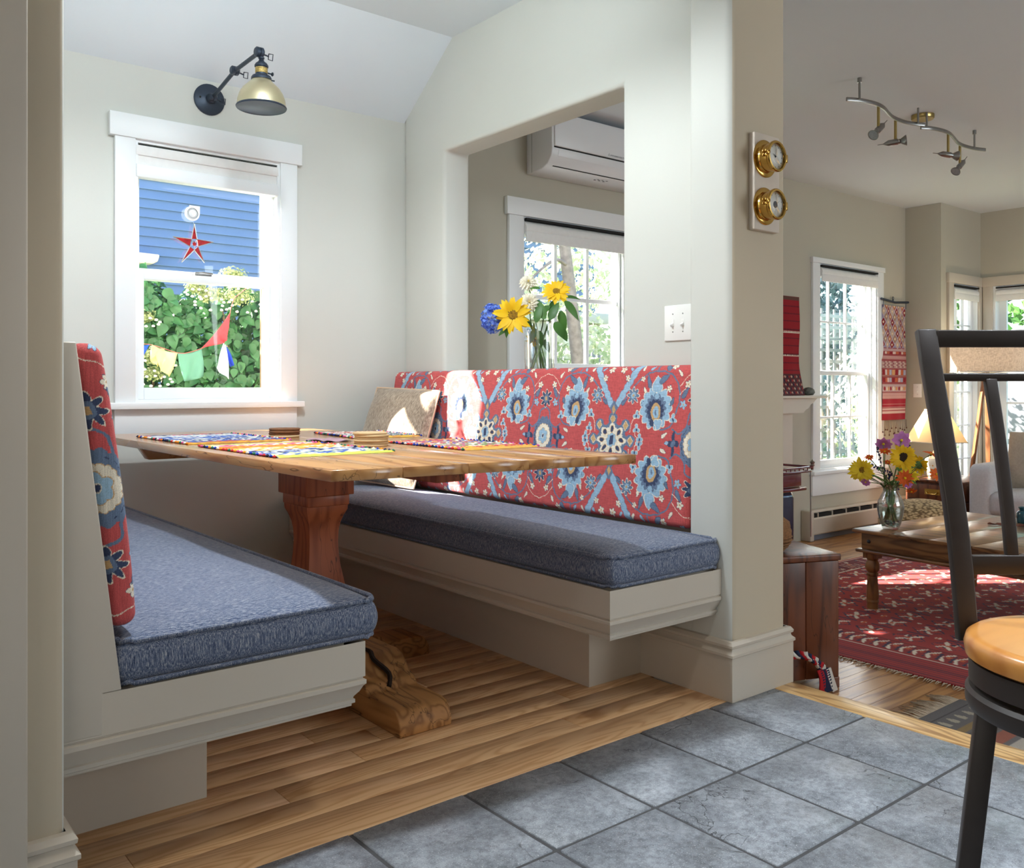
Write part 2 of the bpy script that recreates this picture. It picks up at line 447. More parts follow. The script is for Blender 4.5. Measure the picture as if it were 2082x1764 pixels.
# ---- ceilings
m = MB(); m.prism([(YB, 2.365), (3.517, 2.678), (3.517, 2.80), (YB, 2.80)], .387, XW, lambda p, q, h: (h, p, q))
S('ceiling_slope', m, M_CEIL, 'sloping ceiling strip above the nook window', 'ceiling')
m = MB(); m.box(-4, -3.2, 2.678, 2.50, 3.52, 2.80)
S('ceiling_nook', m, M_CEIL, 'flat white ceiling of nook and kitchen', 'ceiling')
m = MB(); m.box(2.50, -3.2, ZL, 8.6, YB+.1, 2.80)
S('ceiling_living', m, M_CEIL, 'living room ceiling carrying the wavy spot rail', 'ceiling')
# ---- living room walls at the bay
m = MB(); m.box(7.617, 3.635, -.3, 7.72, YB+.15, 2.7)
m.box(7.7201, 3.635, -.3, 7.80, 3.785, 2.7); m.box(7.80, 3.635, -.3, 8.30, 3.785, .0); m.box(7.80, 3.635, 1.90, 8.30, 3.785, 2.7); m.box(8.30, 3.635, -.3, 8.363, 3.785, 2.7)
S('wall_bay_side', m, M_PAINT2, 'narrow wall jog with the slim bay window', 'wall')
m = MB(); m.box(8.363, 3.55, -.3, 8.51, 3.785, 2.7); m.box(8.363, 1.9, -.3, 8.51, 3.55, .28); m.box(8.363, 1.9, 1.90, 8.51, 3.55, 2.7); m.box(8.363, -3.2, -.3, 8.51, 1.9, 2.7)
S('wall_bay_end', m, M_PAINT2, 'end wall of the living room with the wide garden window', 'wall')
m = MB(); m.box(-4.1, -3.35, -.3, 8.6, -3.2, 2.8)
S('wall_rear', m, M_PAINT, 'rear wall of kitchen and living room', 'wall')
# ---- floors
m = MB(); m.box(-4, -3.2, -.12, 2.54, 1.787, -.004)
fl = S('floor_tiled', m, plain('grout', (74, 74, 76), .9, var=.1, nscale=60), 'grey stone tile floor with dark joints', 'floor')
m_, t, b = newmat('slate_tile')
v = coords(t); v1 = coords(t, (1, 1, 1))
n1 = noise(t, v, 7, 5, .6); n2 = noise(t, v, 330, 2, .5); n3 = noise(t, v, 60, 3, .6)
c = ramp(t, n1, [(.30, lin((112, 117, 124))), (.52, lin((140, 146, 154))), (.72, lin((168, 174, 182)))])
c = mixc(t, .75, c, ramp(t, n3, [(.32, (.50,)*3), (.62, (1.12,)*3)]), 'MULTIPLY')
sp = ramp(t, n2, [(.62, 0.0), (.72, 1.0)])
c = mixc(t, mathn(t, 'MULTIPLY', sp, .8), c, lin((205, 208, 212)))
dk = ramp(t, n2, [(.28, 1.0), (.38, 0.0)]); c = mixc(t, mathn(t, 'MULTIPLY', dk, .7), c, lin((60, 60, 64)))
cr = noise(t, v, 3.2, 5, .55, .6); cm = ramp(t, mathn(t, 'ABSOLUTE', mathn(t, 'SUBTRACT', cr, .47)), [(0, 1.0), (.004, 0.0)])
cg = ramp(t, noise(t, v, 4.5, 1), [(.52, 0.0), (.6, 1.0)]); cm = mathn(t, 'MULTIPLY', cm, cg)
c = mixc(t, mathn(t, 'MULTIPLY', cm, .8), c, lin((44, 44, 47)))
t.links.new(c, b.inputs['Base Color']); b.inputs['Roughness'].default_value = .42; b.inputs['Specular IOR Level'].default_value = .55
hgt = mathn(t, 'SUBTRACT', mathn(t, 'ADD', mathn(t, 'MULTIPLY', n1, 1.6), mathn(t, 'ADD', mathn(t, 'MULTIPLY', n3, .35), mathn(t, 'MULTIPLY', n2, .12))), mathn(t, 'MULTIPLY', cm, .6))
bump(t, b, hgt, .55, .006)
M_TILE = m_
x1 = 2.540
for i in range(9):
    for j in range(7):
        xa, xb = 2.540-.3135*(i+1)+.005, 2.540-.3135*i-(.005 if i else 0)
        ya, yb = 1.787-.3425*(j+1)+.005, 1.787-.3425*j-(.005 if j else 0)
        if xb < .2 and j < 3: continue
        q = MB(); q.box(xa, ya, -.02, xb, yb, random.uniform(-.0008, .0008)); build('tile', q, M_TILE, fl, bevel=.003, seg=1)
M_ASH = wood('ash_boards', (228, 188, 142), (202, 154, 108), 0, 15, 11, .42, .15, .035, spec=.35)
m = MB(); m.box(.387, 1.787, -.12, 2.5, YB, -.012)
fl2 = S('floor_nook', m, M_ASH, 'pale ash board floor under the dining table', 'floor')
y = 1.787; r = 0
while y < YB-.01:
    wd = .125 if r == 0 else .098
    x = .39 if r == 0 else .39-random.uniform(0, .9)
    while x < 2.33:
        ln = 2.2 if r == 0 else random.uniform(.7, 1.5)
        a, bb = max(x, .388), min(x+ln, 2.335)
        if bb-a > .03:
            q = MB(); q.box(a, y+.0006, -.02, bb-.0008, min(y+wd-.0006, YB), 0); build('plank', q, M_ASH, fl2, bevel=.0012, seg=1)
        x += ln
    y += wd; r += 1
M_OAK = wood('oak_boards', (196, 146, 92), (132, 84, 46), 0, 6, 11, .3, .3, .1)
m = MB(); m.box(2.5, -3.2, ZF-.15, 8.6, YB, ZF-.012)
fl3 = S('floor_living', m, M_OAK, 'sunken oak board floor of the living room', 'floor')
y = 1.0; r = 0
while y < YB-.01:
    x = 2.65-random.uniform(0, 1.2)
    while x < 7.6:
        ln = random.uniform(1.1, 2.2); a, bb = max(x, 2.64), min(x+ln, 7.6)
        if bb-a > .05:
            q = MB(); q.box(a, y+.0008, ZF-.02, bb-.001, min(y+.0742, YB), ZF); build('plank', q, M_OAK, fl3)
        x += ln
    y += .075; r += 1
M_OAKT = wood('oak_threshold', (216, 178, 122), (150, 106, 60), 1, 8, 14, .35, .25, .03)
m = MB(); m.box(2.541, -1.5, -.03, 2.645, 1.80, .001)
S('trim_1', m, M_OAKT, 'oak nosing strip along the step down to the living room', 'threshold', bevel=.008, seg=3)
m = MB(); m.box(2.54, -1.5, ZF, 2.625, 1.79, -.03)
S('trim_2', m, M_TRIM, 'white riser under the oak nosing', 'riser')
# ---- baseboards
BP = [(0, 0), (.016, 0), (.016, .138), (.021, .142), (.021, .150), (.012, .158), (.010, .166), (.016, .170), (.017, .178), (.010, .188), (0, .190)]
m = MB(); m.sweep([(2.33, 2.157), (2.33, 1.78), (2.63, 1.78), (2.63, 2.05)], BP, 1)
S('baseboard_right', m, M_TRIM, 'tall moulded baseboard wrapping the right wall end', 'baseboard', smooth=35)
m = MB(); m.sweep([(.318, 1.78), (.387, 1.78), (.387, 2.165)], BP, 1)
S('baseboard_left', m, M_TRIM, 'moulded baseboard wrapping the left wall end', 'baseboard', smooth=35)
m = MB(); m.box(.19, 1.735, 0, .317, 1.80, 2.7)
S('trim_3', m, M_TRIM, 'white door casing at the left edge of the kitchen wall', 'casing', bevel=.004)
# ---- windows
def win_struct(name, label):
    return thing(name, label, 'window', (0, 0, 0), None, 'structure')
def bar(par, name, *b, bev=.002, mat=None): return P1(name, par, mat or M_SASH, b, bevel=bev)
def casing(par, x0, x1, z0, z1, cw, hw, ov, ap, mat=M_WTRIM, sillz=None):
    y = YB
    P1('casing', par, mat, (x0-cw, y-.022, z0-.01, x0, y, z1), bevel=.002)
    P1('casing', par, mat, (x1, y-.022, z0-.01, x1+cw, y, z1), bevel=.002)
    P1('header_casing', par, mat, (x0-cw-ov, y-.030, z1, x1+cw+ov, y, z1+hw), bevel=.002)
    P1('sill', par, mat, (x0-cw-.025, y-.05, z0-.028, x1+cw+.025, y+.02, z0), bevel=.003)
    P1('apron', par, mat, (x0-cw, y-.018, ap, x1+cw, y, z0-.028), bevel=.002)
    t = .013
    P1('jamb', par, M_SASH, (x0, y-.01, z0, x0+t, y+.15, z1)); P1('jamb', par, M_SASH, (x1-t, y-.01, z0, x1, y+.15, z1))
    P1('jamb', par, M_SASH, (x0+t, y-.01, z1-t, x1-t, y+.15, z1)); P1('jamb', par, M_SASH, (x0+t, y-.01, z0, x1-t, y+.15, z0+t))
    for xx in (x1-t-.012, x0+t): P1('parting_bead', par, M_SASH, (xx, y+.03, z0+t, xx+.012, y+.045, z1-t))
def sash(par, x0, x1, z0, z1, y, st, rt, rb, cols=1, rows=1, th=.032, mw=.016):
    bar(par, 'sash_stile', x0, y, z0, x0+st, y+th, z1); bar(par, 'sash_stile', x1-st, y, z0, x1, y+th, z1)
    bar(par, 'sash_rail', x0+st, y, z1-rt, x1-st, y+th, z1); bar(par, 'sash_rail', x0+st, y, z0, x1-st, y+th, z0+rb)
    gx0, gx1, gz0, gz1 = x0+st, x1-st, z0+rb, z1-rt
    for i in range(1, cols):
        xx = gx0+(gx1-gx0)*i/cols; bar(par, 'muntin', xx-mw/2, y+.004, gz0, xx+mw/2, y+th-.004, gz1, bev=.003)
    for i in range(1, rows):
        zz = gz0+(gz1-gz0)*i/rows; bar(par, 'muntin', gx0, y+.006, zz-mw/2, gx1, y+th-.006, zz+mw/2, bev=.003)
    for i in range(cols):
        for j in range(rows):
            a0, a1 = gx0+(gx1-gx0)*i/cols, gx0+(gx1-gx0)*(i+1)/cols; c0, c1 = gz0+(gz1-gz0)*j/rows, gz0+(gz1-gz0)*(j+1)/rows
            P1('pane', par, M_GLASS, (a0, y+th/2-.001, c0, a1, y+th/2+.001, c1), fix=True)
W1 = win_struct('window_1', 'white double-hung nook window looking at the blue house')
casing(W1, 1.124, 1.774, .935, 2.05, .083, .098, .022, .80)
sash(W1, 1.137, 1.761, .948, 1.50, YB+.045, .040, .034, .05)
sash(W1, 1.137, 1.761, 1.468, 2.037, YB+.085, .032, .034, .05)
W2 = win_struct('window_2', 'small-paned window seen through the pass-through opening')
casing(W2, 3.247, 4.13, 1.04, 1.977, .105, .10, .02, .95)
sash(W2, 3.26, 4.117, 1.053, 1.964, YB+.05, .035, .04, .09, 3, 2, mw=.026)
W3 = win_struct('window_3', 'tall six-over-six window beside the mantel shelf')
casing(W3, 6.256, 7.118, .345, 1.97, .098, .042, .012, .154)
P1('sash_lift', W3, M_STEEL, (6.277, YB+.025, .62, 6.292, YB+.045, .70))
sash(W3, 6.269, 7.105, .358, 1.13, YB+.045, .04, .032, .06, 3, 2)
sash(W3, 6.269, 7.105, 1.098, 1.957, YB+.085, .036, .036, .04, 3, 2)
W4 = win_struct('window_4', 'slim window on the short bay wall')
P1('casing', W4, M_TRIM, (7.715, 3.61, -.05, 7.80, 3.635, 1.90), bevel=.002); P1('casing', W4, M_TRIM, (8.295, 3.61, -.05, 8.355, 3.635, 1.90), bevel=.002)
P1('header_casing', W4, M_TRIM, (7.705, 3.605, 1.90, 8.355, 3.635, 1.985), bevel=.002)
P1('jamb', W4, M_SASH, (7.80, 3.63, 0, 7.815, 3.785, 1.90)); P1('jamb', W4, M_SASH, (8.285, 3.63, 0, 8.30, 3.785, 1.90)); P1('jamb', W4, M_SASH, (7.815, 3.63, 1.885, 8.285, 3.785, 1.90))
sash(W4, 7.815, 8.285, .02, 1.885, 3.67, .035, .04, .05, 3, 6)
W5 = win_struct('window_5', 'wide bay window full of green garden')
P1('casing', W5, M_TRIM, (8.338, 3.52, .2, 8.363, 3.605, 1.90), bevel=.002); P1('header_casing', W5, M_TRIM, (8.333, 1.86, 1.90, 8.363, 3.605, 1.985), bevel=.002)
P1('jamb', W5, M_SASH, (8.35, 3.50, .28, 8.51, 3.55, 1.90)); P1('jamb', W5, M_SASH, (8.35, 1.90, 1.87, 8.51, 3.50, 1.90)); P1('sill', W5, M_TRIM, (8.30, 1.85, .25, 8.51, 3.60, .28))
for a, b in ((3.50, 2.70), (2.70, 1.90)):
    P1('sash_stile', W5, M_SASH, (8.43, a-.06, .28, 8.46, a, 1.87)); P1('sash_stile', W5, M_SASH, (8.43, b, .28, 8.46, b+.05, 1.87))
    P1('sash_rail', W5, M_SASH, (8.43, b+.05, 1.82, 8.46, a-.06, 1.87)); P1('sash_rail', W5, M_SASH, (8.43, b+.05, .28, 8.46, a-.06, .36))
    for zz in (.86, 1.20, 1.50): P1('muntin', W5, M_SASH, (8.432, b+.05, zz-.009, 8.455, a-.06, zz+.009))
    P1('pane', W5, M_GLASS, (8.444, b+.05, .36, 8.447, a-.06, 1.82))
# ---- roller blinds
def blind(label, x0, x1, y, z, r, rot=0, grp=None):
    o = thing('roller_blind', label, 'blind', (0, 0, 0))
    prof = [(r*math.cos(a), r*math.sin(a)) for a in [math.pi*2*k/14 for k in range(14)]]
    m = MB()
    if rot: m.prism(prof, x0, x1, lambda p, q, h: (y+p, h, z+q))
    else: m.prism(prof, x0, x1, lambda p, q, h: (h, y+p, z+q))
    build('roll', m, M_BLIND, o, smooth=40)
    if rot: P1('hem_bar', o, M_BLIND, (y-r, x0, z-r*1.7, y-r+.012, x1, z-r*.4), bevel=.003); P1('bracket', o, M_DARKGAP, (y-r, x0, z+r, y+r, x1, z+r+.012))
    else: P1('hem_bar', o, M_BLIND, (x0, y-r, z-r*1.7, x1, y-r+.012, z-r*.4), bevel=.003); P1('bracket', o, M_DARKGAP, (x0, y-r, z+r, x1, y+r, z+r+.012))
    return o
o = thing('roller_blind', 'flat white cassette blind at the top of the nook window', 'blind', (0, 0, 0))
P1('cassette', o, M_BLIND, (1.127, YB-.012, 1.985, 1.768, YB+.035, 2.028), bevel=.004)
P1('fabric_band', o, M_BLIND, (1.130, YB-.004, 1.945, 1.764, YB+.03, 1.985)); P1('bottom_rail', o, M_SASH, (1.128, YB-.016, 1.892, 1.766, YB+.032, 1.947), bevel=.004)
P1('head_gap', o, M_DARKGAP, (1.128, YB-.004, 2.028, 1.767, YB+.02, 2.033))
blind('white roller blind on the window behind the sunflower vase', 3.262, 4.115, YB+.015, 1.912, .045)
blind('white roller blind on the tall living room window', 6.27, 7.105, YB+.01, 1.905, .043)
blind('narrow cream roller blind on the slim bay window', 7.82, 8.28, 3.65, 1.835, .042)
blind('cream roller blind above the garden window', 1.92, 3.49, 8.37, 1.835, .042, rot=1)

# ================================================================== PRINTS (flat colour patterns as arrays)
class Cv:
    def __init__(s, x0, x1, y0, y1, st, bg):
        s.x0, s.y0, s.st = x0, y0, st; s.W = int(round((x1-x0)/st))+1; s.H = int(round((y1-y0)/st))+1
        s.a = np.empty((s.H, s.W, 3), np.float32); s.a[:] = lin(bg)
    def win(s, cx, cy, R):
        i0 = max(0, int((cx-R-s.x0)/s.st)); i1 = min(s.W, int((cx+R-s.x0)/s.st)+2); j0 = max(0, int((cy-R-s.y0)/s.st)); j1 = min(s.H, int((cy+R-s.y0)/s.st)+2)
        if i0 >= i1 or j0 >= j1: return None
        X, Y = np.meshgrid(s.x0+np.arange(i0, i1)*s.st, s.y0+np.arange(j0, j1)*s.st)
        return s.a[j0:j1, i0:i1], X, Y
    def put(s, sub, d, c, out):
        if out: sub[d < out[1]] = lin(out[0])
        if c is not None: sub[d < 0] = lin(c)
    def ell(s, cx, cy, rx, ry, c, rot=0, out=None):
        w_ = s.win(cx, cy, max(rx, ry)*1.1+.01)
        if not w_: return
        sub, X, Y = w_; X = X-cx; Y = Y-cy; k, z = math.cos(rot), math.sin(rot); X, Y = X*k+Y*z, -X*z+Y*k
        s.put(sub, (np.sqrt((X/rx)**2+(Y/ry)**2)-1)*min(rx, ry), c, out)
    def pet(s, cx, cy, r0, r1, n, c, ph=0, sx=1, sy=1, rot=0, pw=1, out=None):
        w_ = s.win(cx, cy, r1*max(sx, sy)*1.1+.01)
        if not w_: return
        sub, X, Y = w_; X = X-cx; Y = Y-cy; k, z = math.cos(rot), math.sin(rot); X, Y = X*k+Y*z, -X*z+Y*k
        X = X/sx; Y = Y/sy; th = np.arctan2(Y, X)
        s.put(sub, np.hypot(X, Y)-(r0+(r1-r0)*np.abs(np.cos(n*(th-ph)/2))**pw), c, out)
    def drop(s, cx, cy, L, wd, rot, c, out=None, bend=0):
        w_ = s.win(cx, cy, L*1.1+.01)
        if not w_: return
        sub, X, Y = w_; X = X-cx; Y = Y-cy; k, z = math.cos(rot), math.sin(rot); X, Y = X*k+Y*z, -X*z+Y*k
        tt = np.clip(X/L+.5, 0, 1); hw = wd/2*np.sqrt(np.clip(tt*(1-tt)*4, 0, 1))*(1.25-tt*.8)
        s.put(sub, np.maximum(np.abs(Y-bend*(X/L*2)**2)-hw, np.abs(X)-L/2), c, out)
    def line(s, pts, wd, c, out=None, ser=0, sp=.01):
        P = []
        for (a, b) in zip(pts[:-1], pts[1:]):
            n = max(2, int(math.hypot(b[0]-a[0], b[1]-a[1])/.004)); P += [(a[0]+(b[0]-a[0])*i/n, a[1]+(b[1]-a[1])*i/n) for i in range(n)]
        P.append(pts[-1])
        for i, (x, y) in enumerate(P):
            r = wd/2*(1+ser*((i*.004 % sp)/sp))
            if out: s.ell(x, y, r+out[1], r+out[1], out[0])
        for i, (x, y) in enumerate(P):
            r = wd/2*(1+ser*((i*.004 % sp)/sp)); s.ell(x, y, r, r, c)
    def rect(s, x0, y0, x1, y1, c):
        i0, i1 = max(0, int((x0-s.x0)/s.st+.5)), min(s.W, int((x1-s.x0)/s.st+.5)); j0, j1 = max(0, int((y0-s.y0)/s.st+.5)), min(s.H, int((y1-s.y0)/s.st+.5))
        if i0 < i1 and j0 < j1: s.a[j0:j1, i0:i1] = lin(c)
    def dia(s, cx, cy, rx, ry, c, out=None):
        w_ = s.win(cx, cy, max(rx, ry)*1.2+.01)
        if not w_: return
        sub, X, Y = w_; s.put(sub, (np.abs(X-cx)/rx+np.abs(Y-cy)/ry-1)*min(rx, ry), c, out)
    def get(s, x, y):
        i = np.clip(((x-s.x0)/s.st+.5).astype(int), 0, s.W-1); j = np.clip(((y-s.y0)/s.st+.5).astype(int), 0, s.H-1)
        return s.a[j, i]
def crv(pts, n=8):
    out = []
    for i in range(len(pts)-1):
        p0, p1, p2, p3 = pts[max(i-1, 0)], pts[i], pts[i+1], pts[min(i+2, len(pts)-1)]
        for k in range(n):
            u = k/n
            out.append(tuple(.5*((2*p1[d])+(-p0[d]+p2[d])*u+(2*p0[d]-5*p1[d]+4*p2[d]-p3[d])*u*u+(-p0[d]+3*p1[d]-3*p2[d]+p3[d])*u**3) for d in range(len(p1))))
    out.append(tuple(pts[-1])); return out
RED, LB, NV, CR, TN, SL = (192, 86, 86), (150, 182, 205), (62, 72, 100), (228, 219, 200), (196, 160, 112), (102, 120, 146)
u = Cv(0, .3875, 0, .30, .0011, RED)
O = (CR, .003)
# vines
for pts in ([(.02, .135), (.06, .155), (.10, .205), (.16, .245), (.22, .252), (.275, .235), (.305, .195), (.312, .15), (.300, .11), (.28, .06), (.235, .045)], [(.3875, .115), (.36, .10), (.352, .06), (.318, .035), (.29, .05)], [(.2, .25), (.2, .29)]):
    u.line(crv(pts), .0065, SL)
for pts in ([(.09, .03), (.10, .075), (.12, .085)], [(.31, .20), (.345, .235), (.3875, .25)], [(.31, .17), (.335, .19)], [(.12, .05), (.118, .02), (.14, .01)]):
    u.line(crv(pts), .0028, CR)
# serrated diagonal bands
u.line([(.012, .125), (.055, .19), (.115, .285)], .019, LB, out=(SL, .0018), ser=.55, sp=.028)
# palmette
u.pet(.205, .122, .050, .062, 13, LB, sx=1.22, sy=1.24, out=O)
u.drop(.205, .205, .055, .05, math.pi/2, LB, out=O)
u.pet(.205, .120, .037, .046, 15, SL, sx=1.1, sy=1.18); u.pet(.205, .113, .029, .037, 13, NV, sx=1.1, sy=1.18)
u.ell(.207, .108, .023, .032, TN, .1); u.ell(.208, .106, .014, .021, LB, .1); u.ell(.208, .104, .004, .010, SL)
u.pet(.222, .066, .012, .020, 3, LB, ph=.6, out=O); u.ell(.193, .068, .010, .014, NV)
u.pet(.207, .162, .008, .012, 8, LB)
# centre star medallion
u.pet(0, 0, .074, .110, 8, SL, pw=3, sx=1.0, sy=.82)
for a in (.0, .25, .5):
    x, y = .095*math.cos(a*math.pi), .078*math.sin(a*math.pi); u.ell(x, y, .023, .023, SL, out=None); u.dia(x, y, .013, .016, TN, out=(CR, .002))
u.dia(0, .118, .022, .03, SL); u.dia(0, .112, .010, .018, TN)
u.pet(0, 0, .05, .077, 8, CR, pw=1.6, sy=.82); u.pet(0, 0, .05, .06, 16, CR, sy=.82)
for k in range(5):
    a = math.pi/8*(2*k)+0; x, y = .050*math.cos(a), .041*math.sin(a); u.ell(x, y, .0115, .0075, NV, a, out=(TN, .0016))
u.pet(0, 0, .021, .026, 8, LB, out=(TN, .0018)); u.rect(-.010, -.018, .010, .018, NV)
# half-drop medallion
bx = .3875
u.pet(bx, 0, .060, .066, 14, SL, sx=.92, sy=1.22); u.pet(bx, .0, .058, .062, 22, NV, sx=.88, sy=1.05); u.pet(bx, 0, .057, .06, 14, SL, sx=.85, sy=1.1)
u.pet(bx, 0, .040, .0435, 18, CR, sx=1.0, sy=1.12, out=(TN, .0018)); u.pet(bx, 0, .021, .0275, 6, LB, sx=1, sy=1.15, ph=.52, out=(TN, .002)); u.ell(bx, 0, .005, .008, NV, out=(CR, .0016))
u.pet(.298, 0, .012, .034, 4, NV, pw=2.2, sx=.8, sy=1.3); u.ell(.298, 0, .010, .012, SL)
# star flowers and small blooms
u.pet(bx, .150, .018, .036, 8, NV, pw=1.6, out=O); u.ell(bx, .150, .015, .018, SL); u.rect(bx-.006, .142, bx+.006, .158, TN)
u.pet(.093, .165, .015, .030, 8, SL, pw=1.2, out=O); u.pet(.093, .165, .008, .014, 8, LB); u.ell(.093, .165, .005, .005, TN)
for x, y, r, c in ((.330, .135, .016, LB), (.262, .19, .013, CR), (.345, .205, .015, CR), (.058, .228, .013, CR), (.135, .225, .011, CR), (.272, .272, .015, CR), (.03, .262, .016, CR), (.355, .285, .013, LB)):
    u.pet(x, y, r*.35, r, 5, c, pw=.8, out=(NV, .0016)); u.ell(x, y, r*.22, r*.22, TN)
for x, y, L, wd, ro, c in ((.255, .028, .030, .014, .5, CR), (.262, -.004, .03, .014, -2.6, LB), (.148, .185, .024, .013, 2.0, CR), (.175, .268, .03, .012, .9, LB), (.305, .245, .03, .012, 2.2, CR), (.13, .268, .028, .012, 1.9, CR), (.07, .265, .022, .012, 2.4, LB), (.14, .135, .018, .010, 1.2, LB)):
    u.drop(x, y, L, wd, ro, c, out=(NV, .0014))
for x, y, L, wd, ro in ((.165, .215, .05, .018, 1.9), (.235, .225, .05, .024, .6), (.335, .175, .045, .018, 1.0), (.28, .145, .03, .014, 1.1), (.05, .14, .03, .012, .6), (.245, .27, .04, .02, 2.3)):
    u.drop(x, y, L, wd, ro, SL, out=(NV, .0016))
for x, y in ((.118, .095), (.122, .045), (.140, .012), (.29, .085)):
    u.pet(x, y, .005, .017, 3, LB, ph=math.pi/2, pw=1.3, out=(CR, .0022)); u.ell(x, y-.004, .004, .006, NV)
def uphol(sv, qv):
    sv = np.abs((sv+.3875) % .775-.3875); qv = np.abs((qv+.30) % .60-.30)
    return u.get(sv, qv)

# ================================================================== BUILT-IN BENCHES
M_TWEED = tweed('slate_tweed', (44, 54, 78), (98, 110, 136), (186, 188, 192))
M_PRINT = printed('suzani_print')
MP = [(0, .415), (0, .334), (-.004, .332), (-.004, .329), (.002, .326), (.002, .317), (-.003, .312), (-.010, .298), (-.019, .287), (-.021, .282), (-.017, .280), (-.017, .272), (-.023, .269), (-.023, .264), (-.034, .260), (-.06, .260), (-.06, .415)]
RB = thing('banquette_bench', 'white built-in bench under the long floral backrest', 'bench', (2.1, 2.9, 0))
m = MB(); m.sweep([(2.328, 1.818), (1.823, 1.818), (1.823, 3.945)], MP, -1); m.box(1.86, 1.85, .262, 2.328, 3.945, .412)
build('seat_box', m, M_TRIM, RB, smooth=35)
m = MB(); m.sweep([(2.33, 2.157), (2.065, 2.157), (2.065, 3.945)], [(0, 0), (0, .205), (.006, .212), (.006, .222), (.014, .238), (.014, .261), (-.03, .261), (-.03, 0)], -1)
build('plinth', m, M_TRIM, RB, smooth=35)
P1('backrest_board', RB, M_TRIM, (2.405, 1.965, .41, 2.462, 3.945, 1.04))
LBN = thing('banquette_bench', 'white built-in bench at the left with a sloping end panel', 'bench', (.75, 2.9, 0))
m = MB(); m.sweep([(.389, 1.818), (1.028, 1.818), (1.028, 3.945)], MP, 1); m.box(.40, 1.85, .262, .99, 3.945, .412)
build('seat_box', m, M_TRIM, LBN, smooth=35)
m = MB(); m.prism([(.388, .336), (.46, .336), (.46, .415), (.494, .415), (.413, 1.085), (.388, 1.085)], 1.8172, 1.843, lambda p, q, h: (p, h, q))
build('end_panel', m, M_TRIM, LBN, bevel=.003)
m = MB(); m.sweep([(.387, 2.165), (.7855, 2.165), (.7855, 3.945)], [(0, 0), (0, .205), (.006, .212), (.006, .222), (.014, .238), (.014, .261), (-.03, .261), (-.03, 0)], 1)
build('plinth', m, M_TRIM, LBN, smooth=35)
m = MB(); m.prism([(.39, .415), (.478, .415), (.402, 1.06), (.39, 1.06)], 1.845, 3.945, lambda p, q, h: (p, h, q))
build('backrest_board', m, M_TRIM, LBN)
def seat_cushion(label, x0, x1, y0, y1, z0, z1, crown, piping_sides):
    o = thing('seat_cushion', label, 'cushion', ((x0+x1)/2, (y0+y1)/2, z0))
    L = (x1-x0, y1-y0, z1-z0); V, F = rbox(L, (40, 110, 10), .022)
    nx, ny = V[:, 0]/L[0]*2, V[:, 1]/L[1]*2; hz = V[:, 2]/L[2]+.5
    f = np.clip(1-nx**4, 0, 1)*np.clip(1-ny**12, 0, 1)
    V[:, 2] += crown*f*hz*(1+.12*np.sin(V[:, 1]*7+1)*np.sin(V[:, 0]*9))
    bul = np.sin(np.clip(hz, 0, 1)*math.pi)*.012
    V[:, 1] += np.where(np.abs(ny) > .95, np.sign(ny)*bul, 0); V[:, 0] += np.where(np.abs(nx) > .93, np.sign(nx)*bul, 0)
    V += np.array([(x0+x1)/2, (y0+y1)/2, (z0+z1)/2])
    npmesh('cover', V, F, M_TWEED, o)
    for z in (z1-.004, z0+.006):
        pts = []; r = .03
        for cx, cy, a0 in ((x1-r, y0+r, -90), (x1-r, y1-r, 0), (x0+r, y1-r, 90), (x0+r, y0+r, 180)):
            pts += [(cx+(r+.004)*math.cos(math.radians(a0+k*15)), cy+(r+.004)*math.sin(math.radians(a0+k*15)), z+.003*math.sin(k*2+cx*9)) for k in range(7)]
        m = MB(); m.tube(pts+[pts[0]], .0058, 6, caps=False); build('piping', m, M_TWEED, o, smooth=180)
    return o
seat_cushion('slate blue tweed seat cushion below the floral backrest', 1.845, 2.328, 1.832, 3.935, .4155, .510, .022, 0)
seat_cushion('slate blue tweed seat cushion on the left bench', .492, 1.062, 1.835, 3.935, .4155, .508, .022, 0)
def back_cushion(label, xb, xt, y0, y1, z0, z1, th, flip, s_off, n, dense_end):
    # n = cells through thickness, along y, along z ; leans from xb at the bottom to xt at the top (front faces towards flip)
    L = (th, y1-y0, z1-z0); V, F = rbox(L, n, .024)
    hz = V[:, 2]/L[2]+.5; fr = V[:, 0]/L[0]*flip+.5
    sY = V[:, 1]+(y0+y1)/2
    q = V[:, 2]+(z0+z1)/2-.805
    q = q+np.where(hz > .96, (1-fr)*th*.6, 0)
    dep = (V[:, 1]+L[1]/2)
    sv = np.where(dep < .004, sY-(1-fr)*th*1.0, sY)-s_off
    sv = np.where((dep < .02) & (fr < .995), .3995-fr*th*1.05, sv) if dense_end else sv
    wob = .0016
    C = uphol(sv+wob*np.sin(q*190)*np.sin(sv*37), q+wob*np.sin(sv*170)*np.cos(q*23))
    V[:, 0] += flip*.010*np.sin(np.clip(hz, 0, 1)*math.pi)**.5*fr
    V[:, 0] += xb+(xt-xb)*hz - flip*th/2
    V[:, 1] += (y0+y1)/2; V[:, 2] += (z0+z1)/2
    o = npmesh('back_cushion', V, F, M_PRINT, None, C, (xb, (y0+y1)/2, z0))
    tag(o, label, 'backrest'); return o
back_cushion('long red backrest cushion printed with blue flowers, below the pass-through', 2.338, 2.400, 1.966, 3.94, .520, 1.078, .055, -1, 2.347, (8, 880, 330), False)
back_cushion('red floral backrest cushion seen end-on on the left bench', .530, .462, 1.838, 3.93, .530, 1.085, .054, 1, 1.838-.372, (44, 500, 330), True)

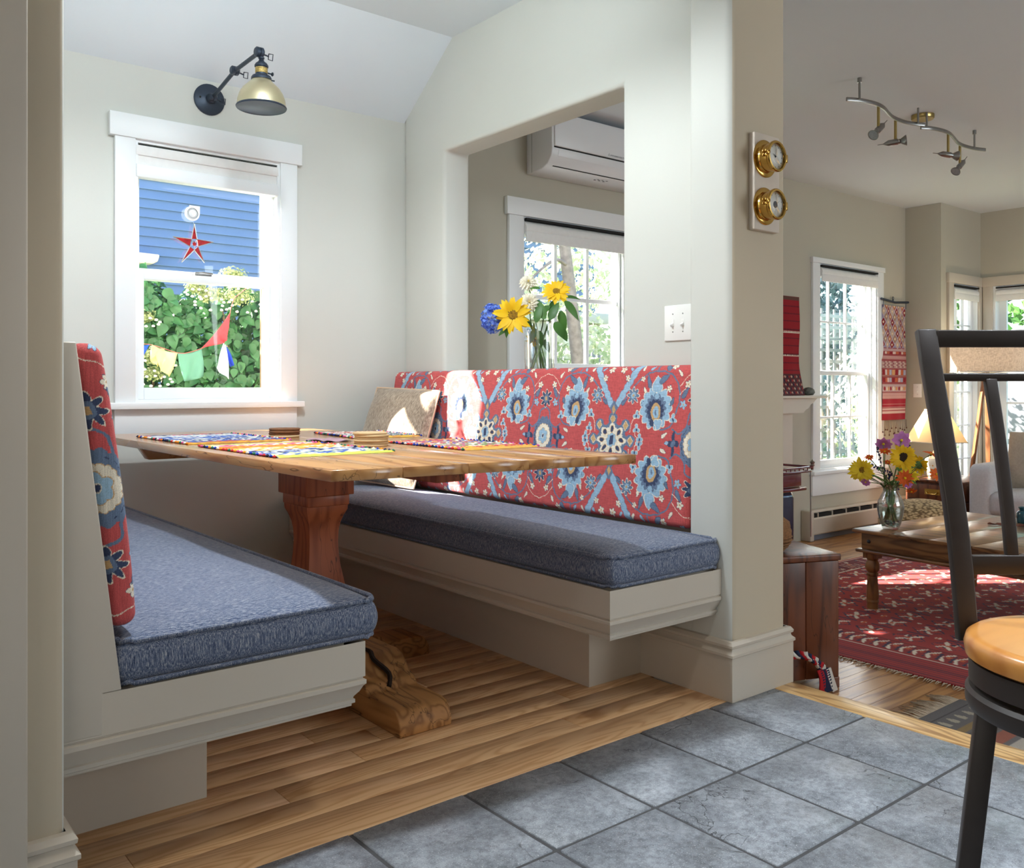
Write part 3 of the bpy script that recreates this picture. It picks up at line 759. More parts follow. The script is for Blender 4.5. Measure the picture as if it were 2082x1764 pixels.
# ================================================================== TABLE
M_PINE = wood('old_pine_top', (198, 148, 94), (158, 106, 62), 1, 8, 7, .24, .5, .015, crack=.7)
M_FIR = wood('red_fir_post', (176, 96, 56), (134, 66, 34), 2, 10, 7, .5, .1, .03, crack=.5)
M_BEAM = wood('old_foot_beam', (182, 130, 76), (128, 84, 44), 1, 9, 9, .6, 0, .05, crack=.9)
T = thing('dining_table', 'reclaimed plank table on a carved trestle post', 'table', (1.42, 2.85, 0))
ZT = .81; n = 5
def tx(f, y):
    t = (y-1.8)/2.0; return .952+(f)*(.908)-.012*t*(1-f)
for i in range(n):
    f0, f1 = i/n, (i+1)/n; e = .0007
    y0a = 1.842-.092*f0; y0b = 1.842-.092*f1
    m = MB(); c = .012 if i in (0, n-1) else 0
    top = [(tx(f0, 1.8)+e, y0a), (tx(f1, 1.8)-e, y0b), (tx(f1, 3.82)-e, 3.83), (tx(f0, 3.82)+e, 3.83)]
    vs = [(x, y, ZT-.026) for x, y in top]+[(x, y, ZT) for x, y in top]
    m.add(vs, [(0,3,2,1),(4,5,6,7),(0,1,5,4),(1,2,6,5),(2,3,7,6),(3,0,4,7)])
    build('tabletop_board', m, M_PINE, T, bevel=.0012, seg=1)
m = MB(); m.prism([(1.06, .79), (1.75, .79), (1.70, .715), (1.11, .715)], 3.70, 3.76, lambda p, q, h: (p, h, q-.006))
build('cleat', m, M_PINE, T, bevel=.004)
m = MB(); m.box(1.38, 2.05, .735, 1.48, 3.70, .784); build('under_beam', m, M_FIR, T, bevel=.004)
px0, px1, py0, py1 = 1.340, 1.522, 2.769, 2.991
m = MB(); m.box(px0, py0, .628, px1, py1, .784); build('post_head', m, M_FIR, T, bevel=.003)
m = MB(); m.box(px0+.012, py0+.012, .592, px1-.012, py1-.012, .628); build('post_collar', m, M_FIR, T, bevel=.003)
cx, cy = (px0+px1)/2, (py0+py1)/2
prof = [(.592, .078), (.575, .077), (.555, .068), (.53, .060), (.50, .0555), (.46, .054), (.42, .056), (.38, .060), (.33, .068), (.28, .077), (.23, .085), (.16, .09)]
rows = []
for z, hx in prof:
    hy = hx*1.15
    rows.append([(cx-hx, cy-hy, z), (cx+hx, cy-hy, z), (cx+hx, cy+hy, z), (cx-hx, cy+hy, z)])
m = MB(); m.grid(rows, closed=True); m.f.append((0,1,2,3)); m.m.append(0); build('post', m, M_FIR, T, smooth=30)
def foot(a0, a1, wd, axis, c, name):
    hs = [(a0, 0), (a0, .028), (a0+.010, .052), (a0+.026, .068), (a0+.05, .074), (a0+.185, .076)]
    up = [(a0+.19, .082), (a0+.205, .098), (a0+.23, .106), (a0+.25, .128), (a0+.275, .150), (a0+.31, .160)]
    half = hs+up
    poly = half+[(a1-(p-a0), q) for p, q in reversed(half)]
    mm = MB()
    mm.prism(poly, c-wd/2, c+wd/2, (lambda p, q, h: (h, p, q)) if axis == 'y' else (lambda p, q, h: (p, h, q)))
    return build(name, mm, M_BEAM, T, bevel=.005, seg=2)
foot(2.175, 3.585, .18, 'y', cx, 'foot')
f2 = foot(1.00, 1.86, .15, 'x', cy, 'foot')
m = MB()   # gnarled bark seam on the front foot
pts = crv([(1.40, 2.60, .161), (1.425, 2.50, .162), (1.41, 2.44, .150), (1.44, 2.40, .112), (1.42, 2.365, .084)], 4)
m.tube(pts, [.008]*len(pts), 5); build('split', m, plain('split_dark', (44, 30, 20), .95), T)
# ================================================================== SMALL HELPERS FOR OBJECTS
def atd(u, v, d): return Vector((0, 0, 1)) + ray(u, v)*d
def strip(mb, pts, wdir, wd, th):              # bar of rectangular section along pts
    wdir = Vector(wdir).normalized(); rows = []
    for i, p in enumerate(pts):
        p = Vector(p); t = (Vector(pts[min(i+1, len(pts)-1)])-Vector(pts[max(i-1, 0)])).normalized()
        a = (wdir-t*wdir.dot(t)).normalized(); b = t.cross(a)
        rows.append([p+a*wd/2+b*th/2, p-a*wd/2+b*th/2, p-a*wd/2-b*th/2, p+a*wd/2-b*th/2])
    o = len(mb.v); mb.grid(rows, closed=True); k = len(rows)
    mb.f.append((o+3, o+2, o+1, o)); mb.m.append(0); mb.f.append(tuple(o+(k-1)*4+j for j in range(4))); mb.m.append(0)
    return mb
def petal(mb, L, W, M, cup=.12, n=5, sharp=.8, r0=0, curl=0):
    rows = []
    for i in range(n+1):
        t = i/n; hw = W/2*max(math.sin(math.pi*(.08+.92*t**sharp)), .0)**.75 if i < n else 0.0004
        x = r0+L*t; z = cup*L*t*t-curl*L*t**4
        rows.append([M @ Vector((x, -hw, z+.12*hw)), M @ Vector((x, 0, z-.05*W)), M @ Vector((x, hw, z+.12*hw))])
    mb.grid(rows)
def Rz(a): return Matrix.Rotation(a, 4, 'Z')
def Ry(a): return Matrix.Rotation(a, 4, 'Y')
def TF(p, n, up=(0, 0, 1)): return Matrix.Translation(Vector(p)) @ frame(n, up).to_4x4()
def share(par, name, me, M):                   # part that shares mesh data; M in world space
    o = bpy.data.objects.new(name, me); COL.objects.link(o); o.parent = par
    o.matrix_local = Matrix.Translation(-ORG[par.name]) @ M; ORG[o.name] = ORG[par.name]
    return o
def mdata(name, mb, mat, smooth=True):
    me = bpy.data.meshes.new(name); me.from_pydata([tuple(p) for p in mb.v], [], mb.f); me.materials.append(mat)
    if smooth: me.polygons.foreach_set('use_smooth', [True]*len(me.polygons))
    return me
def leafmesh(name, L, W, mat, fold=.25, droop=.3):
    m = MB(); rows = []
    n = 6
    for i in range(n+1):
        t = i/n; hw = W/2*math.sin(math.pi*min(1, .06+.94*t**.75))**.8 if i < n else .0005
        z = -droop*L*t*t
        rows.append([Vector((L*t, -hw, z+fold*hw)), Vector((L*t, 0, z)), Vector((L*t, hw, z+fold*hw))])
    m.grid(rows); return mdata(name, m, mat)
def leafcloud(P, N, size, jit=.5):             # arrays: many folded leaves at points P facing N
    n = len(P); N = N/np.linalg.norm(N, axis=1, keepdims=True)
    a = rng.normal(size=(n, 3)); a[:, 2] -= .6; a -= N*np.sum(a*N, 1, keepdims=True); a /= np.linalg.norm(a, axis=1, keepdims=True)
    b = np.cross(N, a); s = (size*(1+jit*(rng.random((n, 1))-.5)))
    base = P; tip = P+a*s; mid = P+a*s*.5-N*s*.10; l = P+a*s*.38+b*s*.40; r = P+a*s*.38-b*s*.40
    V = np.stack([base, l, tip, mid, r], 1).reshape(-1, 3); i = np.arange(n)[:, None]*5
    F = np.concatenate([i+np.array([[0, 3, 2, 1]]), i+np.array([[0, 4, 2, 3]])])
    return V, F
M_LEAF = leafmat('leaf_green', (38, 84, 34), (96, 148, 66), var=False)
M_STEM = plain('stem_green', (92, 128, 62), .6, var=.15)
M_STEMD = plain('stem_dark', (70, 90, 44), .6, var=.15)
M_YEL = leafmat('sunflower_yellow', (246, 196, 14), (254, 222, 30), .6, .25, False)
M_YEL2 = leafmat('lemon_yellow', (238, 205, 30), (250, 228, 60), .6, .25, False)
M_DISK = plain('sunflower_disc', (54, 36, 22), .95, var=.3, nscale=200, bscale=300, bstr=.6)
M_DISK2 = plain('sunflower_disc_gold', (140, 104, 22), .95, var=.5, nscale=160, bscale=300, bstr=.6)
M_PINK = leafmat('cosmos_pink', (202, 120, 200), (226, 160, 222), .6, .3, False)
M_ORANGE = leafmat('tithonia_orange', (226, 88, 22), (246, 122, 38), .6, .25, False)
M_WHITEP = leafmat('dahlia_white', (244, 238, 214), (252, 250, 240), .6, .3, False)
M_BLUEP = leafmat('hydrangea_blue', (64, 96, 208), (140, 176, 244), .6, .2, True)
M_NAVYP = plain('lavender_blue', (44, 40, 92), .8)

# ================================================================== ON THE TABLE
def mat_row_colors(seed, pal, n):
    r = random.Random(seed); return [lin(r.choice(pal)) for _ in range(n)]
def placemat(label, c, sx, sy, rot, bands, seed):
    # rag rug: rows run along local x, colours change along local y
    nr = 26; nx = 46; r = random.Random(seed); V = []; F = []; C = []
    ca, sa = math.cos(rot), math.sin(rot)
    for k in range(nr):
        y0 = -sy/2+sy*k/nr; h = sy/nr; col = None
        f = k/nr; bd = [b for b in bands if f >= b[0]][-1]
        for i in range(nx+1):
            x = -sx/2+sx*i/nx+(r.uniform(-.004, .004) if i in (0, nx) else 0)
            cc = lin(r.choice(bd[1])) if i % 2 == 0 or col is None else col
            col = cc
            if i < 1 or i > nx-1: cc = lin(r.choice([(40, 60, 150), (200, 60, 60), (240, 150, 50), (230, 225, 215), (60, 120, 90), (210, 90, 150), (44, 44, 60)]))
            hz = .0055+r.uniform(-.0012, .0012)
            for j, (yy, zz) in enumerate(((0, .0008), (.5, hz), (1, .0008))):
                yv = y0+h*yy; V.append((c[0]+x*ca-yv*sa, c[1]+x*sa+yv*ca, ZT+zz)); C.append(cc)
        o = k*(nx+1)*3
        for i in range(nx):
            for j in range(2): F.append((o+i*3+j, o+(i+1)*3+j, o+(i+1)*3+j+1, o+i*3+j+1))
    kn = []
    # knotted ends
    o2 = len(V)
    for side in (-1, 1):
        for k in range(nr):
            x = side*(sx/2+.002); yv = -sy/2+sy*(k+.5)/nr; cc = lin(r.choice([(30, 60, 170), (210, 60, 60), (245, 150, 40), (230, 225, 215), (50, 120, 90), (210, 90, 150), (44, 44, 60), (20, 30, 80)]))
            q = len(V)
            for (dx, dy, dz) in ((-.007, 0, .004), (.007, 0, .004), (0, -sy/nr*.55, .004), (0, sy/nr*.55, .004), (0, 0, .0095), (0, 0, .0002)):
                V.append((c[0]+(x+dx)*ca-(yv+dy)*sa, c[1]+(x+dx)*sa+(yv+dy)*ca, ZT+dz)); C.append(cc)
            for a, b in ((0, 2), (2, 1), (1, 3), (3, 0)):
                F.append((q+a, q+b, q+4, q+4)); F.append((q+b, q+a, q+5, q+5))
    Fq = [f for f in F if len(set(f)) == 4]; Ft = [f[:3] for f in F if len(set(f)) == 3]
    me_v = np.array(V); o = mk('placemat', V, Fq+Ft, M_RAG, None, smooth=180, fix=False)
    a = o.data.color_attributes.new('Col', 'FLOAT_COLOR', 'POINT'); A = np.ones((len(V), 4), np.float32); A[:, :3] = np.array(C); a.data.foreach_set('color', A.ravel())
    return tag(o, label, 'placemat')
M_RAG = printed('rag_weave', .9, 500, .3, .18, slub=False)
Wt, Gy, Bl, Nv = (226, 222, 212), (170, 176, 186), (70, 96, 168), (46, 54, 92)
placemat('blue and white rag-woven placemat at the far left of the table', (1.195, 3.245), .36, .565, .0, [(0, [(200, 140, 50), (222, 160, 60)]), (.06, [(190, 70, 90), Bl]), (.12, [Bl, Wt, Gy, Nv]), (.45, [Bl, (96, 128, 190), Wt]), (.7, [Wt, Gy, (200, 210, 220)]), (.92, [(200, 60, 90), Nv])], 1)
placemat('rag-woven placemat with yellow-green edge and orange stripes', (1.187, 2.545), .365, .59, .0, [(0, [(206, 208, 96), (196, 200, 84)]), (.07, [Wt, (190, 200, 150), Bl]), (.2, [Wt, Gy, Bl, Nv]), (.42, [(230, 190, 90), (236, 150, 60), Wt]), (.62, [(238, 160, 50), (226, 110, 60)]), (.78, [(216, 80, 120), (226, 140, 170), Wt]), (.9, [(200, 206, 110), (230, 180, 90)])], 2)
placemat('white flecked rag-woven placemat beside the beige pillow', (1.775, 3.13), .27, .44, -.12, [(0, [(226, 180, 70), (216, 150, 70)]), (.08, [Wt, Gy, (60, 70, 80)]), (.6, [Wt, (230, 200, 190), (190, 90, 80)]), (.9, [Wt, (150, 70, 70)])], 3)
placemat('rag-woven placemat with ochre edge nearest the floral backrest', (1.715, 2.41), .285, .49, -.03, [(0, [(214, 160, 60), (220, 170, 80)]), (.08, [(200, 60, 80), (226, 180, 70)]), (.2, [(190, 110, 130), Wt, (130, 150, 90)]), (.5, [Wt, (190, 90, 110), Bl, (220, 170, 90)]), (.85, [(200, 60, 80), (230, 190, 100)])], 4)
M_CORK = plain('pale_birch_coaster', (206, 176, 132), .7, var=.1, nscale=30, bscale=120, bstr=.2)
M_BARK = plain('brown_coaster', (128, 84, 52), .8, var=.25, nscale=40, bscale=120, bstr=.3)
def coaster(x, y, z, r, th, mat, label, grp):
    m = MB(); m.lathe([(r*.96, 0), (r, th*.25), (r, th*.75), (r*.96, th)], (x, y, z), 28)
    return tag(build('coaster', m, mat, smooth=50), label, 'coaster', grp)
zz = ZT; names = ['lowest', 'second from below', 'third from below', 'fourth from below', 'fifth from below', 'topmost']
for k in range(6):
    coaster(1.458+random.uniform(-.003, .003), 2.542+random.uniform(-.003, .003), zz+.0002, .056, .0072, M_CORK, 'pale round coaster, %s of the taller stack of six' % names[k], 'coasters in the tall pale stack'); zz += .0076
zz = ZT
for k, (mm, nm) in enumerate(((M_CORK, 'pale round coaster at the bottom of the shorter stack'), (M_BARK, 'brown round coaster second from below in the shorter stack'), (M_BARK, 'brown round coaster third from below in the shorter stack'), (M_BARK, 'ragged brown round coaster on top of the shorter stack'))):
    coaster(1.456+random.uniform(-.004, .004), 3.20+random.uniform(-.004, .004), zz+.0002, .058, .0082, mm, nm, 'coasters in the short brown stack'); zz += .0088
m = MB(); A = []
for i in range(9):
    row = []
    for j in range(6):
        x = 1.42+.10*i/8; y = 2.80+.18*j/5; row.append(Vector((x+.02*(j/5), y-.03*(i/8), ZT+.004+.003*math.sin(i*1.3+j))))
    A.append(row)
B = [[p-Vector((0, 0, .0035)) for p in r_] for r_ in A]
m.grid(A); m.grid(B)
tag(build('folded_cloth', m, plain('lilac_cloth', (176, 140, 150), .9, var=.15, nscale=30), smooth=60), 'small lilac folded cloth between the two coaster stacks', 'cloth')

# ================================================================== PILLOWS ON THE BENCHES
def pillow(name, label, c, W, H, T, M, mat, pip=None, stripe=None, n=36):
    o = thing(name, label, 'pillow', c)
    V = []; F = []
    for sd in (1, -1):
        off = len(V)
        for i in range(n+1):
            for j in range(n+1):
                a, b = i/n*2-1, j/n*2-1
                e = (1-abs(a)**2.6)*(1-abs(b)**2.6)
                pin = 1-.07*(abs(a)**2*(1-abs(b))+0) ; pin2 = 1-.07*(abs(b)**2*(1-abs(a)))
                z = sd*T/2*max(e, 0)**.55*(1+.05*math.sin(5*a+3*b)+.03*math.sin(9*b-4*a))
                V.append(M @ Vector((a*W/2*pin2, b*H/2*pin, z)))
        for i in range(n):
            for j in range(n):
                q = (off+i*(n+1)+j, off+(i+1)*(n+1)+j, off+(i+1)*(n+1)+j+1, off+i*(n+1)+j+1); F.append(q if sd > 0 else q[::-1])
    mk('cover', V, F, mat, o, smooth=180, fix=False)
    if pip:
        pts = []
        for k in range(4*24):
            s_, f = divmod(k, 24); f = f/24*2-1
            a, b = ((f, -1), (1, f), (-f, 1), (-1, -f))[s_]
            pin = 1-.07*(abs(a)**2*(1-abs(b))); pin2 = 1-.07*(abs(b)**2*(1-abs(a)))
            pts.append(M @ Vector((a*W/2*pin2, b*H/2*pin, 0)))
        mm = MB(); mm.tube(pts+[pts[0]], .0042, 6, caps=False); build('piping', mm, pip, o, smooth=180)
    if stripe:
        rows = []
        for j in range(n+1):
            b = (j/n*2-1)*.97; row = []
            for a in stripe[0]:
                e = (1-abs(a)**2.6)*(1-abs(b)**2.6); pin = 1-.07*(abs(a)**2*(1-abs(b))); pin2 = 1-.07*(abs(b)**2*(1-abs(a)))
                row.append(M @ Vector((a*W/2*pin2, b*H/2*pin, T/2*max(e, 0)**.55*(1+.05*math.sin(5*a+3*b)+.03*math.sin(9*b-4*a))+.004)))
            rows.append(row)
        mm = MB(); mm.grid(rows); build('stripe_band', mm, stripe[1], o, smooth=180)
    return o
m_, t, b = newmat('taupe_chenille')
nn = noise(t, coords(t, (40, 260, 60), False), 1, 4, .6); cc = ramp(t, nn, [(.3, lin((112, 96, 80))), (.55, lin((168, 150, 130))), (.75, lin((204, 190, 170)))])
t.links.new(cc, b.inputs['Base Color']); b.inputs['Roughness'].default_value = .9; b.inputs['Sheen Weight'].default_value = .3; bump(t, b, nn, .5, .003); M_TAUPE = m_
M_CREAM = plain('cream_cord', (206, 178, 150), .8)
xv = Vector((.077, -.41, -.015)).normalized(); yv = Vector((.15, -.005, .43)); n_ = xv.cross(yv).normalized(); yv = n_.cross(xv)
PCN = Vector((2.235, 3.672, .768))
pillow('throw_pillow', 'taupe chenille pillow with corded edge leaning in the bench corner', (2.2, 3.67, .53), .44, .47, .15, Matrix.Translation(PCN) @ Matrix((xv, yv, n_)).transposed().to_4x4(), M_TAUPE, M_CREAM)
n2 = Vector((.93, -.1, .34)).normalized(); xv = Vector((0, 0, 1)).cross(n2).normalized(); yv = n2.cross(xv)
M_RIB = plain('ribbed_cream', (206, 190, 160), .9, var=.22, nscale=90, bscale=150, bstr=.5)
pillow('throw_pillow', 'cream ribbed pillow peeking out behind the end-on left backrest', (.60, 2.75, .53), .40, .42, .14, Matrix.Translation((.605, 2.78, .735)) @ Matrix((xv, yv, n2)).transposed().to_4x4(), M_RIB, M_CREAM)

# ================================================================== SCONCE
SX, SZ = 1.443, 2.281
sc_ = thing('wall_lamp', 'black swing-arm wall lamp with brass dome shade above the nook window', 'wall lamp', (SX, YB, SZ))
Mb = Matrix.Translation((0, 0, 0)) @ Matrix.Rotation(math.pi/2, 4, 'X')   # local z -> -y
m = MB(); m.lathe([(.069, 0), (.069, .007), (.062, .012), (.03, .016), (.022, .02), (.020, .038), (.012, .045)], (SX, YB, SZ), 32, M=Mb); build('back_plate', m, M_BLACK, sc_, smooth=40)
for dx in (-.044, .044):
    m = MB(); m.lathe([(.005, .006), (.005, .0145), (.003, .0155)], (SX+dx, YB, SZ+.002), 10, M=Mb); build('screw', m, M_DARKGAP, sc_, smooth=40)
P0 = Vector((SX, YB-.045, SZ)); P2 = Vector((SX+.003, 3.405, 2.335)); Pm = P0.lerp(P2, .50)+Vector((.0, 0, .022))
for a, b_ in ((P0, Pm), (Pm, P2)):
    m = MB(); m.tube([a, b_], .0085, 10); build('arm', m, M_BLACK, sc_, smooth=40)
for p, r in ((P0, .017), (Pm, .019), (P2, .020)):
    m = MB(); m.lathe([(r*.7, -.018), (r, -.013), (r, -.002), (r*.82, -.001), (r*.82, .001), (r, .002), (r, .013), (r*.7, .018)], p, 18, M=Matrix.Rotation(math.pi/2, 4, 'Y')); j = build('joint', m, M_BLACK, sc_, smooth=40)
    q = p+Vector((.018, -.004, -.006)); m = MB(); m.tube([q, q+Vector((.02, 0, -.004))], .003, 6)
    a = q+Vector((.02, 0, -.004)); m.tube([a+Vector((0, 0, .011)), a+Vector((.018, 0, .013)), a+Vector((.016, 0, -.013)), a+Vector((-.002, 0, -.012)), a+Vector((0, 0, .011))], .0022, 5); build('thumb_screw', m, M_BLACK, j, smooth=40)
SC = Vector((SX+.012, 3.405, 0))
m = MB(); m.lathe([(.008, 2.332), (.008, 2.318), (.012, 2.316), (.012, 2.311), (.009, 2.309), (.012, 2.300), (.022, 2.292), (.027, 2.284), (.027, 2.278), (.023, 2.276), (.023, 2.246), (.026, 2.245), (.036, 2.241), (.040, 2.234), (.040, 2.226), (.034, 2.226)], SC, 28); so = build('socket', m, M_BLACK, sc_, smooth=40)
m = MB(); m.lathe([(.0236, 2.252), (.0242, 2.253), (.0242, 2.273), (.0236, 2.274)], SC, 28); build('socket_label', m, plain('gold_label', (186, 160, 96), .5, .6, var=.5, nscale=220), so, smooth=40)
m = MB(); m.tube([SC+Vector((.022, -.004, 2.258)), SC+Vector((.040, -.008, 2.256))], .003, 6); m.lathe([(.004, 0), (.008, .003), (.008, .007), (.003, .010)], SC+Vector((.038, -.008, 2.256)), 10, M=Matrix.Rotation(math.pi/2, 4, 'Y')); build('switch_key', m, M_BLACK, so, smooth=40)
m = MB(); m.tube([SC+Vector((.036, -.01, 2.230)), SC+Vector((.050, -.013, 2.229))], .0028, 6); build('shade_screw', m, M_BLACK, so, smooth=40)
M_SHADE = plain('antique_brass_shade', (228, 216, 178), .34, 1.0, var=.03)
outer = [(.036, 2.230), (.040, 2.222), (.055, 2.207), (.073, 2.190), (.086, 2.168), (.093, 2.145), (.096, 2.118)]
m = MB(); m.lathe(outer, SC, 40, caps=False); sh = build('shade', m, M_SHADE, sc_, smooth=60); m = MB()
m.lathe([(r-.002, z-.001) for r, z in outer], SC, 40, caps=False); build('shade_lining', m, plain('white_enamel', (232, 234, 236), .4), sh, smooth=60)
m = MB(); m.lathe([(.0935, 2.119), (.097, 2.121), (.0995, 2.117), (.097, 2.113), (.0935, 2.116)], SC, 40); build('shade_rim', m, M_BLACK, sh, smooth=60)
m = MB(); m.lathe([(.0005, 2.150), (.012, 2.155), (.018, 2.168), (.014, 2.185), (.011, 2.20), (.011, 2.225)], SC, 16); build('bulb', m, plain('frosted_bulb', (236, 236, 232), .3), so, smooth=60)

# ================================================================== STAR ON THE WINDOW
YS = YB+.076
def wp(u_, v_, y=YS): return at(u_, v_, y=y)
st = thing('suncatcher', 'red leaded glass star hanging on the nook window from a suction cup', 'suncatcher', wp(392, 435))
M_REDG = plain('red_glass', (170, 22, 30), .12, var=.35, nscale=60, emit=None, coat=.5); M_LEAD = plain('lead_came', (176, 180, 184), .35, .8)
ctr = (395, 496); tips = [(395, 455), (434, 492), (416, 534), (369, 533), (352, 481)]
inn = [(400, 486), (404, 500), (396, 509), (386, 501), (389, 484)]
inn = [(400.5, 486), (403, 501), (395, 508), (386, 501), (389, 485.5)]
for k in range(5):
    i0, i1 = inn[k-1], inn[k]
    tri = [wp(*tips[k]), wp(*i0), wp(*i1)]
    m = MB(); m.add(tri+[p+Vector((0, .004, 0)) for p in tri], [(0,1,2),(5,4,3),(0,3,4,1),(1,4,5,2),(2,5,3,0)]); build('star_point', m, M_REDG, st)
    m = MB(); m.tube(tri+[tri[0]], .0022, 5, caps=False); build('came', m, M_LEAD, st, smooth=60)
m = MB()
for k in range(5): m.tube([wp(*ctr), wp(*inn[k])], .0016, 5)
build('hub_came', m, M_LEAD, st, smooth=60)
m = MB(); m.lathe([(.0005, -.004), (.006, -.003), (.0085, 0), (.0085, .003)], wp(*ctr), 14, M=Mb); build('centre_jewel', m, M_REDG, st, smooth=60)
M_SUC = vaseglass('clear_vinyl', (.93, .96, 1.0))
M_WHT = plain('milky_vinyl', (236, 240, 244), .35)
m = MB(); m.lathe([(.033, -.002), (.033, .0), (.026, .003), (.025, .001), (.02, .005), (.018, .003), (.012, .007), (.010, .005), (.005, .012), (.0005, .013)], wp(391, 434), 26, M=Mb); sc2 = build('suction_cup', m, M_WHT, st, smooth=30)
m = MB(); p = wp(391, 434); m.box(p.x-.012, p.y-.001, p.z, p.x+.034, p.y+.002, p.z+.036); m.lathe([(.027, .0035), (.027, .0055), (.024, .0055), (.024, .0035)], p, 26, M=Mb); build('cup_tab', m, M_WHT, sc2)
m = MB(); m.tube([wp(392, 446), wp(394, 456)], .0008, 4); build('thread', m, M_LEAD, st)
lk = thing('sash_lock', 'metal sash lock on the meeting rail of the nook window', 'lock', (1.43, YB+.04, 1.502))
m = MB(); m.box(1.395, YB+.047, 1.5005, 1.475, YB+.075, 1.509); build('lock_base', m, M_STEEL, lk, bevel=.003)
m = MB(); strip(m, [(1.40, YB+.058, 1.513), (1.435, YB+.05, 1.516), (1.478, YB+.045, 1.512)], (0, 1, 0), .012, .006); build('lock_lever', m, M_STEEL, lk, bevel=.002)

# ================================================================== SWITCH PLATES
M_PLATE = plain('switch_plastic', (238, 238, 234), .35, var=.01)
def switchplate(label, c, nrm, wd, h, n):
    o = thing('switch_plate', label, 'switch', c); F_ = frame(nrm).to_4x4(); M = Matrix.Translation(c) @ F_
    m = MB(); m.box(-wd/2, -h/2, 0, wd/2, h/2, .006, M=M); build('plate', m, M_PLATE, o, bevel=.003)
    for k in range(n):
        x = (k-(n-1)/2)*.046
        m = MB(); m.box(x-.0055, -.012, .0055, x+.0055, .012, .0075, M=M); s_ = build('toggle_slot', m, M_PLATE, o, bevel=.001)
        m = MB(); m.box(x-.004, -.006, .005, x+.004, .004, .020, M=M @ Matrix.Rotation(.5, 4, 'X')); build('toggle', m, M_PLATE, o, bevel=.0015)
        for yy in (-.032, .032):
            m = MB(); m.lathe([(.0028, 0), (.0022, .0012)], M @ Vector((x, yy, .006)), 8, M=F_); build('screw', m, M_STEEL, o)
    return o
switchplate('double toggle switch plate above the right end of the floral backrest', Vector((XW-.0005, 2.11, 1.230)), (-1, 0, 0), .128, .128, 2)
switchplate('single toggle switch plate on the living room wall jog', Vector((7.6165, 3.838, .970)), (-1, 0, 0), .075, .118, 1)

# ================================================================== BRASS INSTRUMENTS
bd = MB(); bd.box(2.420, 1.757, 1.512, 2.556, 1.7795, 1.828)
tag(build('mounting_board', bd, plain('limed_board', (206, 194, 180), .6, var=.05, nscale=12), bevel=.003), 'pale wooden board on the wall end carrying two brass instruments', 'board')
M_DIAL = plain('dial_white', (226, 226, 218), .5, var=.03); M_INK = plain('dial_ink', (24, 26, 34), .6); M_DGLASS = paneglass('dial_glass', (1, 1, 1), .07)
def gauge(label, name, z, clock):
    c = Vector((2.474, 1.757, z)); o = thing(name, label, 'clock' if clock else 'barometer', c)
    R = Matrix.Rotation(math.pi/2, 4, 'X')
    m = MB(); m.lathe([(.061, 0), (.061, .003), (.057, .005), (.048, .006), (.046, .008), (.045, .012)], c, 44, M=R); build('flange', m, M_BRASS, o, smooth=30)
    m = MB(); m.lathe([(.045, .006), (.045, .034), (.0465, .035), (.0465, .037), (.045, .038)], c, 44, M=R); build('case', m, M_BRASS, o, smooth=30)
    m = MB(); m.lathe([(.045, .038), (.049, .039), (.0505, .042), (.0505, .048), (.048, .051), (.043, .0515), (.0425, .049)], c, 44, M=R, caps=False); bz = build('bezel', m, M_BRASS, o, smooth=30)
    m = MB(); m.lathe([(.043, .040), (.043, .0405), (.0005, .0406)], c, 40, M=R); dl = build('dial', m, M_DIAL, o)
    m = MB()
    for k in range(60 if clock else 40):
        a = math.radians(k*6 if clock else -140+k*7); big = k % 5 == 0
        r0, r1, w_ = (.032, .038, .0011) if big else (.0355, .038, .0004)
        d = Vector((math.sin(a), 0, math.cos(a))); q = Vector((d.z, 0, -d.x)); b0 = c+Vector((0, -.0411, 0))
        m.add([b0+d*r0+q*w_, b0+d*r1+q*w_, b0+d*r1-q*w_, b0+d*r0-q*w_], [(0, 1, 2, 3)])
    build('scale_marks', m, M_INK, dl)
    m = MB()
    for a, L, w_ in (((math.radians(-62), .020, .0018), (math.radians(2), .031, .0012), (math.radians(170), .012, .0008)) if clock else ((math.radians(58), .033, .0010), (math.radians(238), .010, .0016))):
        d = Vector((math.sin(a), 0, math.cos(a))); q = Vector((d.z, 0, -d.x)); b0 = c+Vector((0, -.0425, 0))
        m.add([b0+q*w_, b0+d*L, b0-q*w_, b0-d*.004], [(0, 1, 2, 3)])
    build('hands', m, M_INK, dl)
    if not clock:
        m = MB(); m.lathe([(.011, .0408), (.011, .0418), (.0005, .0418)], c, 20, M=R); build('dial_centre', m, M_INK, dl)
    else:
        m = MB(); m.lathe([(.003, .0408), (.003, .0435), (.0005, .0435)], c, 12, M=R); build('hand_hub', m, M_INK, dl)
    m = MB(); m.lathe([(.043, .049), (.025, .0505), (.0005, .051)], c, 32, M=R); build('glass', m, M_DGLASS, o, smooth=180)
    m = MB()   # clamp at the left, hinge at the right
    for yy in (.030, .041):
        for zz_ in (-.009, .004): m.box(c.x-.056, c.y-yy-.004, c.z+.004+zz_, c.x-.044, c.y-yy+.003, c.z+.004+zz_+.007)
    m.lathe([(.0045, -.001), (.008, 0), (.008, .004), (.0045, .005), (.0045, -.001)], c+Vector((-.052, -.050, .006)), 14, M=R); build('clamp', m, M_BRASS, o, bevel=.001)
    m = MB(); m.box(c.x+.047, c.y-.05, c.z-.012, c.x+.056, c.y-.036, c.z+.012); m.tube([c+Vector((.056, -.045, -.013)), c+Vector((.056, -.045, .013))], .004, 8); build('hinge', m, M_BRASS, o, bevel=.001)
gauge("round brass ship's clock on the upper half of the pale board", 'ship_clock', 1.746, True)
gauge('round brass barometer below the clock on the pale board', 'barometer', 1.591, False)

